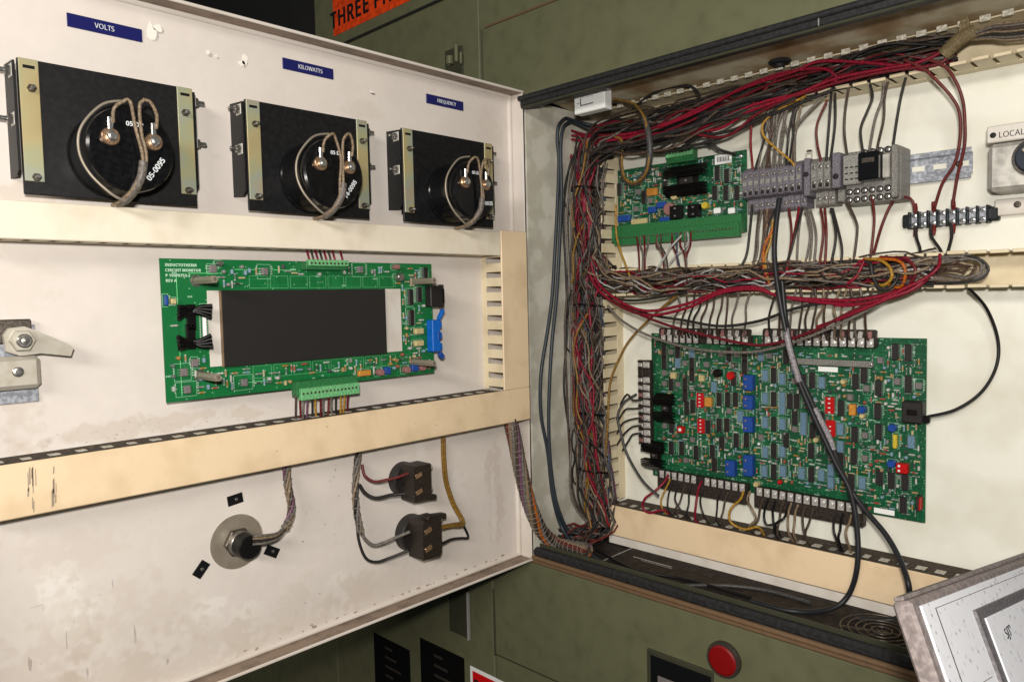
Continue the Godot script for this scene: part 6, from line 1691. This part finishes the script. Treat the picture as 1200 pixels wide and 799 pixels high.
func build_wiring() -> void:
	var dull := ["dark", "umber", "grey", "dark", "umber", "tan", "dark", "brown", "grey", "umber"]
	var t := thing("wire_bundle", "dense upright trunk of dusty wires along the cabinet side wall", "wire bundle")
	woven(t, smooth([Vector3(0.026, 0.600, -0.120), Vector3(0.025, 0.53, -0.110), Vector3(0.025, 0.45, -0.106), Vector3(0.024, 0.36, -0.104), Vector3(0.024, 0.27, -0.104), Vector3(0.026, 0.18, -0.106), Vector3(0.032, 0.10, -0.110), Vector3(0.042, 0.035, -0.112)], 0.012), 54, Vector2(0.0235, 0.026), 0.0014, ["dark", "umber", "crimson", "grey", "dark", "tan", "umber", "grey", "dark", "violet", "grey", "umber", "grey", "ochre", "dark", "bluegrey", "umber", "maroon", "grey", "dark"], 1.6)
	for y in [0.53, 0.36, 0.20, 0.115]:
		var loop := []
		for k in 21:
			loop.append(Vector3(0.026 + (0.006 if y < 0.15 else 0.0) + 0.0235 * cos(TAU * k / 20), y + 0.004 * sin(TAU * k / 20), -0.106 + 0.0245 * sin(TAU * k / 20)))
		part(t, "cable_tie", tube(loop, 0.0013, 6), mat("sink_black"))
	t = thing("wire_bundle", "sagging bundle of dark wires packed in the upper duct", "wire bundle")
	woven(t, smooth([Vector3(0.030, 0.575, -0.115), Vector3(0.055, 0.605, -0.110), Vector3(0.12, 0.612, -0.112), Vector3(0.20, 0.613, -0.116), Vector3(0.30, 0.618, -0.118), Vector3(0.40, 0.622, -0.120), Vector3(0.50, 0.624, -0.122)], 0.012), 40, Vector2(0.0160, 0.0150), 0.0015, ["dark", "umber", "dark", "grey", "dark", "brown", "black", "maroon", "dark", "umber"], 1.3)
	t = thing("wire_bundle", "loose dark wires drooping below the upper duct near the small board", "wire bundle")
	woven(t, smooth([Vector3(0.030, 0.555, -0.105), Vector3(0.060, 0.575, -0.098), Vector3(0.12, 0.580, -0.098), Vector3(0.19, 0.590, -0.102), Vector3(0.26, 0.604, -0.106), Vector3(0.34, 0.612, -0.110)], 0.012), 17, Vector2(0.017, 0.010), 0.0018, ["dark", "black", "umber", "dark", "brown"], 0.8)
	t = thing("wire_bundle", "thick tangle of brown and grey wires filling the middle duct", "wire bundle")
	woven(t, smooth([Vector3(0.034, 0.425, -0.112), Vector3(0.055, 0.402, -0.106), Vector3(0.10, 0.394, -0.106), Vector3(0.20, 0.393, -0.108), Vector3(0.32, 0.394, -0.110), Vector3(0.42, 0.394, -0.112), Vector3(0.485, 0.396, -0.115)], 0.012), 48, Vector2(0.0165, 0.0150), 0.0013, dull + ["maroon", "white", "umber", "crimson", "tan"], 1.9)
	t = thing("wire_bundle", "short tangled wires at the foot of the trunk on the sooty floor", "wire bundle")
	woven(t, smooth([Vector3(0.012, 0.020, -0.05), Vector3(0.030, 0.022, -0.085), Vector3(0.044, 0.035, -0.11), Vector3(0.048, 0.07, -0.125)], 0.008), 26, Vector2(0.016, 0.012), 0.0016, ["dark", "black", "umber", "rust", "dark"], 0.8)
	# strands that hang down the side wall
	for i in 9:
		var x := 0.006 + 0.002 * (i % 4)
		var z0 := -0.072 - 0.007 * i + 0.004 * (i % 3)
		var pts := [Vector3(0.045, 0.606, -0.118), Vector3(0.024, 0.600, -0.112), Vector3(x + 0.004, 0.575 - 0.004 * i, z0 - 0.018)]
		for k in 6:
			pts.append(Vector3(x + rng.randf_range(0, 0.004), 0.50 - k * 0.085, z0 + rng.randf_range(-0.008, 0.008)))
		pts.append(Vector3(0.03, 0.03, -0.10))
		var path := smooth(pts, 0.01)
		var o := part(self, numbered("wire"), tube(path, 0.0017, 7), wire_mat(["dark", "umber", "grey", "dark", "tan", "umber", "dark", "grey", "ochre"][i]))
		tag(o, wire_label(["dark", "umber", "grey", "dark", "tan", "umber", "dark", "grey", "ochre"][i], "wire hanging loose along the cabinet side wall"), "wire", "wires hanging on the side wall")
	# wires that leave the tape at the upper right
	t = thing("tape_wrap", "tan tape wrapped round wires at the upper duct with a stiff tail", "tape")
	part(t, "wrap", tube(smooth([Vector3(0.494, 0.6140, -0.104), Vector3(0.503, 0.6215, -0.103), Vector3(0.512, 0.6270, -0.103), Vector3(0.522, 0.6300, -0.104)], 0.003), 0.0075, 7), mat("tape_tan"))
	part(t, "tail", extruded("tape tail", [Vector2(-0.004, 0), Vector2(0.006, 0.001), Vector2(0.0055, 0.014), Vector2(0.003, 0.0185), Vector2(0.0015, 0.013), Vector2(-0.0015, 0.0175), Vector2(-0.003, 0.012)], 0.003), mat("tape_tan"), Vector3(0.5115, 0.6285, -0.104))
	for i in 7:
		var e := 0.6310 - i * 0.0028
		var o := part(self, numbered("wire"), tube(smooth([Vector3(0.516, 0.628 - i * 0.0008, -0.105), Vector3(0.535, 0.633 - i * 0.0022, -0.104 - 0.001 * (i % 3)), Vector3(0.556, e, -0.106), Vector3(0.62, e - 0.004, -0.112)], 0.006), 0.0012, 6), wire_mat(["tan", "grey", "umber", "tan", "dark", "grey", "tan"][i]))
		tag(o, wire_label(["tan", "grey", "umber", "tan", "dark", "grey", "tan"][i], "wire leaving the tan tape along the upper duct"), "wire", "wires beyond the tape")
	wires("drop_terminal", "wire", "wire dropping from the upper duct to the rail terminals", "wires above the terminals")
	wires("barrier", "wire", "wire running to a sleeved lug on the black barrier strip", "wires on the barrier strip")
	wires("drop_mid", "wire", "wire dropping from the rail terminals into the middle duct", "wires below the terminals")
	wires("board_drop", "wire", "wire dropping from the small board's green plug into the middle duct", "wires below the small board")
	wires("mid_to_board", "wire", "wire from the middle duct down to the large board's upper strip", "wires above the large board")
	wires("red_loop", "wire", "wire looping loosely out of the trunk across the middle duct", "loose red wires")
	wires("grey_loop", "wire", "wire hanging in a loop over the large board's upper strips", "loops over the large board")
	wires("yellow_long", "wire", "wire slanting from the middle duct down beside the upright duct", "long yellow wire")
	wires("top_red", "wire", "wire swept along the upper duct in front of the dark ones", "red wires in the upper duct")
	wires("top_dark", "wire", "wire looping between the upper duct and the small board", "dark loops at the small board")
	wires("conduit", "flexible_conduit", "conduit piece bent in an arc before the small board", "conduit", "conduit")
	wires("conduit_core", "wire", "wire looped through the grey conduit before the small board", "loop before the small board")
	wires("board_to_bottom", "wire", "wire from the large board's lower strip into the floor duct", "wires below the large board")
	wires("left_cable", "cable", "cable curving from the left terminal strip down to the floor duct", "left strip cable", "cable")
	wires("left_strip", "wire", "wire ending at the left terminal strip of the large board", "wires on the left strip")
	wires("data_cable", "cable", "sheathed cable running slantwise over the large board to the floor", "black cables over the board", "cable")
	wires("data_sleeve", "cable_marker", "pale worn sleeve on a black cable over the large board", "pale sleeves on the black cables", "cable sleeve")
	wires("thin_cable", "cable", "thin cable curving from the middle duct to the black socket", "socket cable", "cable")
	wires("blue_cable", "cable", "sheathed cable hanging in a long curve down the side wall", "cables on the side wall", "cable")
	wires("coil", "wire", "wire coiled at the end of the middle duct", "coil in the middle duct")
	wires("mid_loops", "wire", "wire looping out of the middle duct below the barrier strip", "loops at the middle duct")
	wires("floor_wire", "wire", "wire lying on the sooty cabinet floor", "wires on the cabinet floor")

# ---------------------------------------------------------------- scene
func _ready() -> void:
	rng.seed = 2024
	var cam := Camera3D.new()
	cam.name = "camera"
	cam.fov = 49.08
	cam.near = 0.02
	cam.far = 30.0
	cam.current = true
	add_child(cam)
	cam.transform = Transform3D(Basis(Vector3(0.71663, -0.022483, -0.697091), Vector3(-0.024203, 0.998077, -0.057072), Vector3(0.697034, 0.057772, 0.714707)), Vector3(0.7168, 0.37562, 0.76791))
	var env := Environment.new()
	env.background_mode = Environment.BG_COLOR
	env.background_color = Color(0.93, 0.95, 1.0)
	env.background_energy_multiplier = 0.035
	env.tonemap_mode = Environment.TONE_MAPPER_LINEAR
	env.tonemap_exposure = 1.14
	env.sdfgi_enabled = true
	env.ssao_enabled = true
	env.ssil_enabled = true
	var we := WorldEnvironment.new()
	we.name = "environment"
	we.environment = env
	add_child(we)
	# the camera's flash, a few centimetres above the lens
	var flash := OmniLight3D.new()
	flash.name = "flash_lamp"
	flash.position = Vector3(0.745, 0.445, 0.80)
	flash.light_color = Color(1.0, 0.975, 0.945)
	flash.light_energy = 0.60
	flash.light_size = 0.02
	flash.omni_range = 12.0
	flash.omni_attenuation = 2.0
	flash.shadow_enabled = true
	add_child(flash)
	# unseen fill light added behind the camera to even out the flash falloff
	var lamp := AreaLight3D.new()
	lamp.name = "added_fill_lamp"
	lamp.area_size = Vector2(1.2, 0.3)
	lamp.area_normalize_energy = true
	lamp.light_color = Color(1.0, 0.97, 0.93)
	lamp.light_energy = 3.3
	lamp.area_range = 12.0
	lamp.shadow_enabled = true
	add_child(lamp)
	lamp.look_at_from_position(Vector3(1.35, 1.15, 2.45), Vector3(0.2, 0.3, 0.0))

	make_materials()
	surface("tinned", Color(0.86, 0.85, 0.83), 0.36, 0.35, "dusty", 30)
	surface("legend_dim", Color(0.34, 0.62, 0.42), 0.5)
	surface("board_edge", Color(0.05, 0.36, 0.18), 0.4)
	surface("legend", Color(0.72, 0.84, 0.75), 0.5)
	surface("track_light", Color(0.42, 0.8, 0.52), 0.4)
	build_surroundings()
	build_cabinet()
	build_door()
	build_door_things()
	build_panel_things()
	build_wiring()
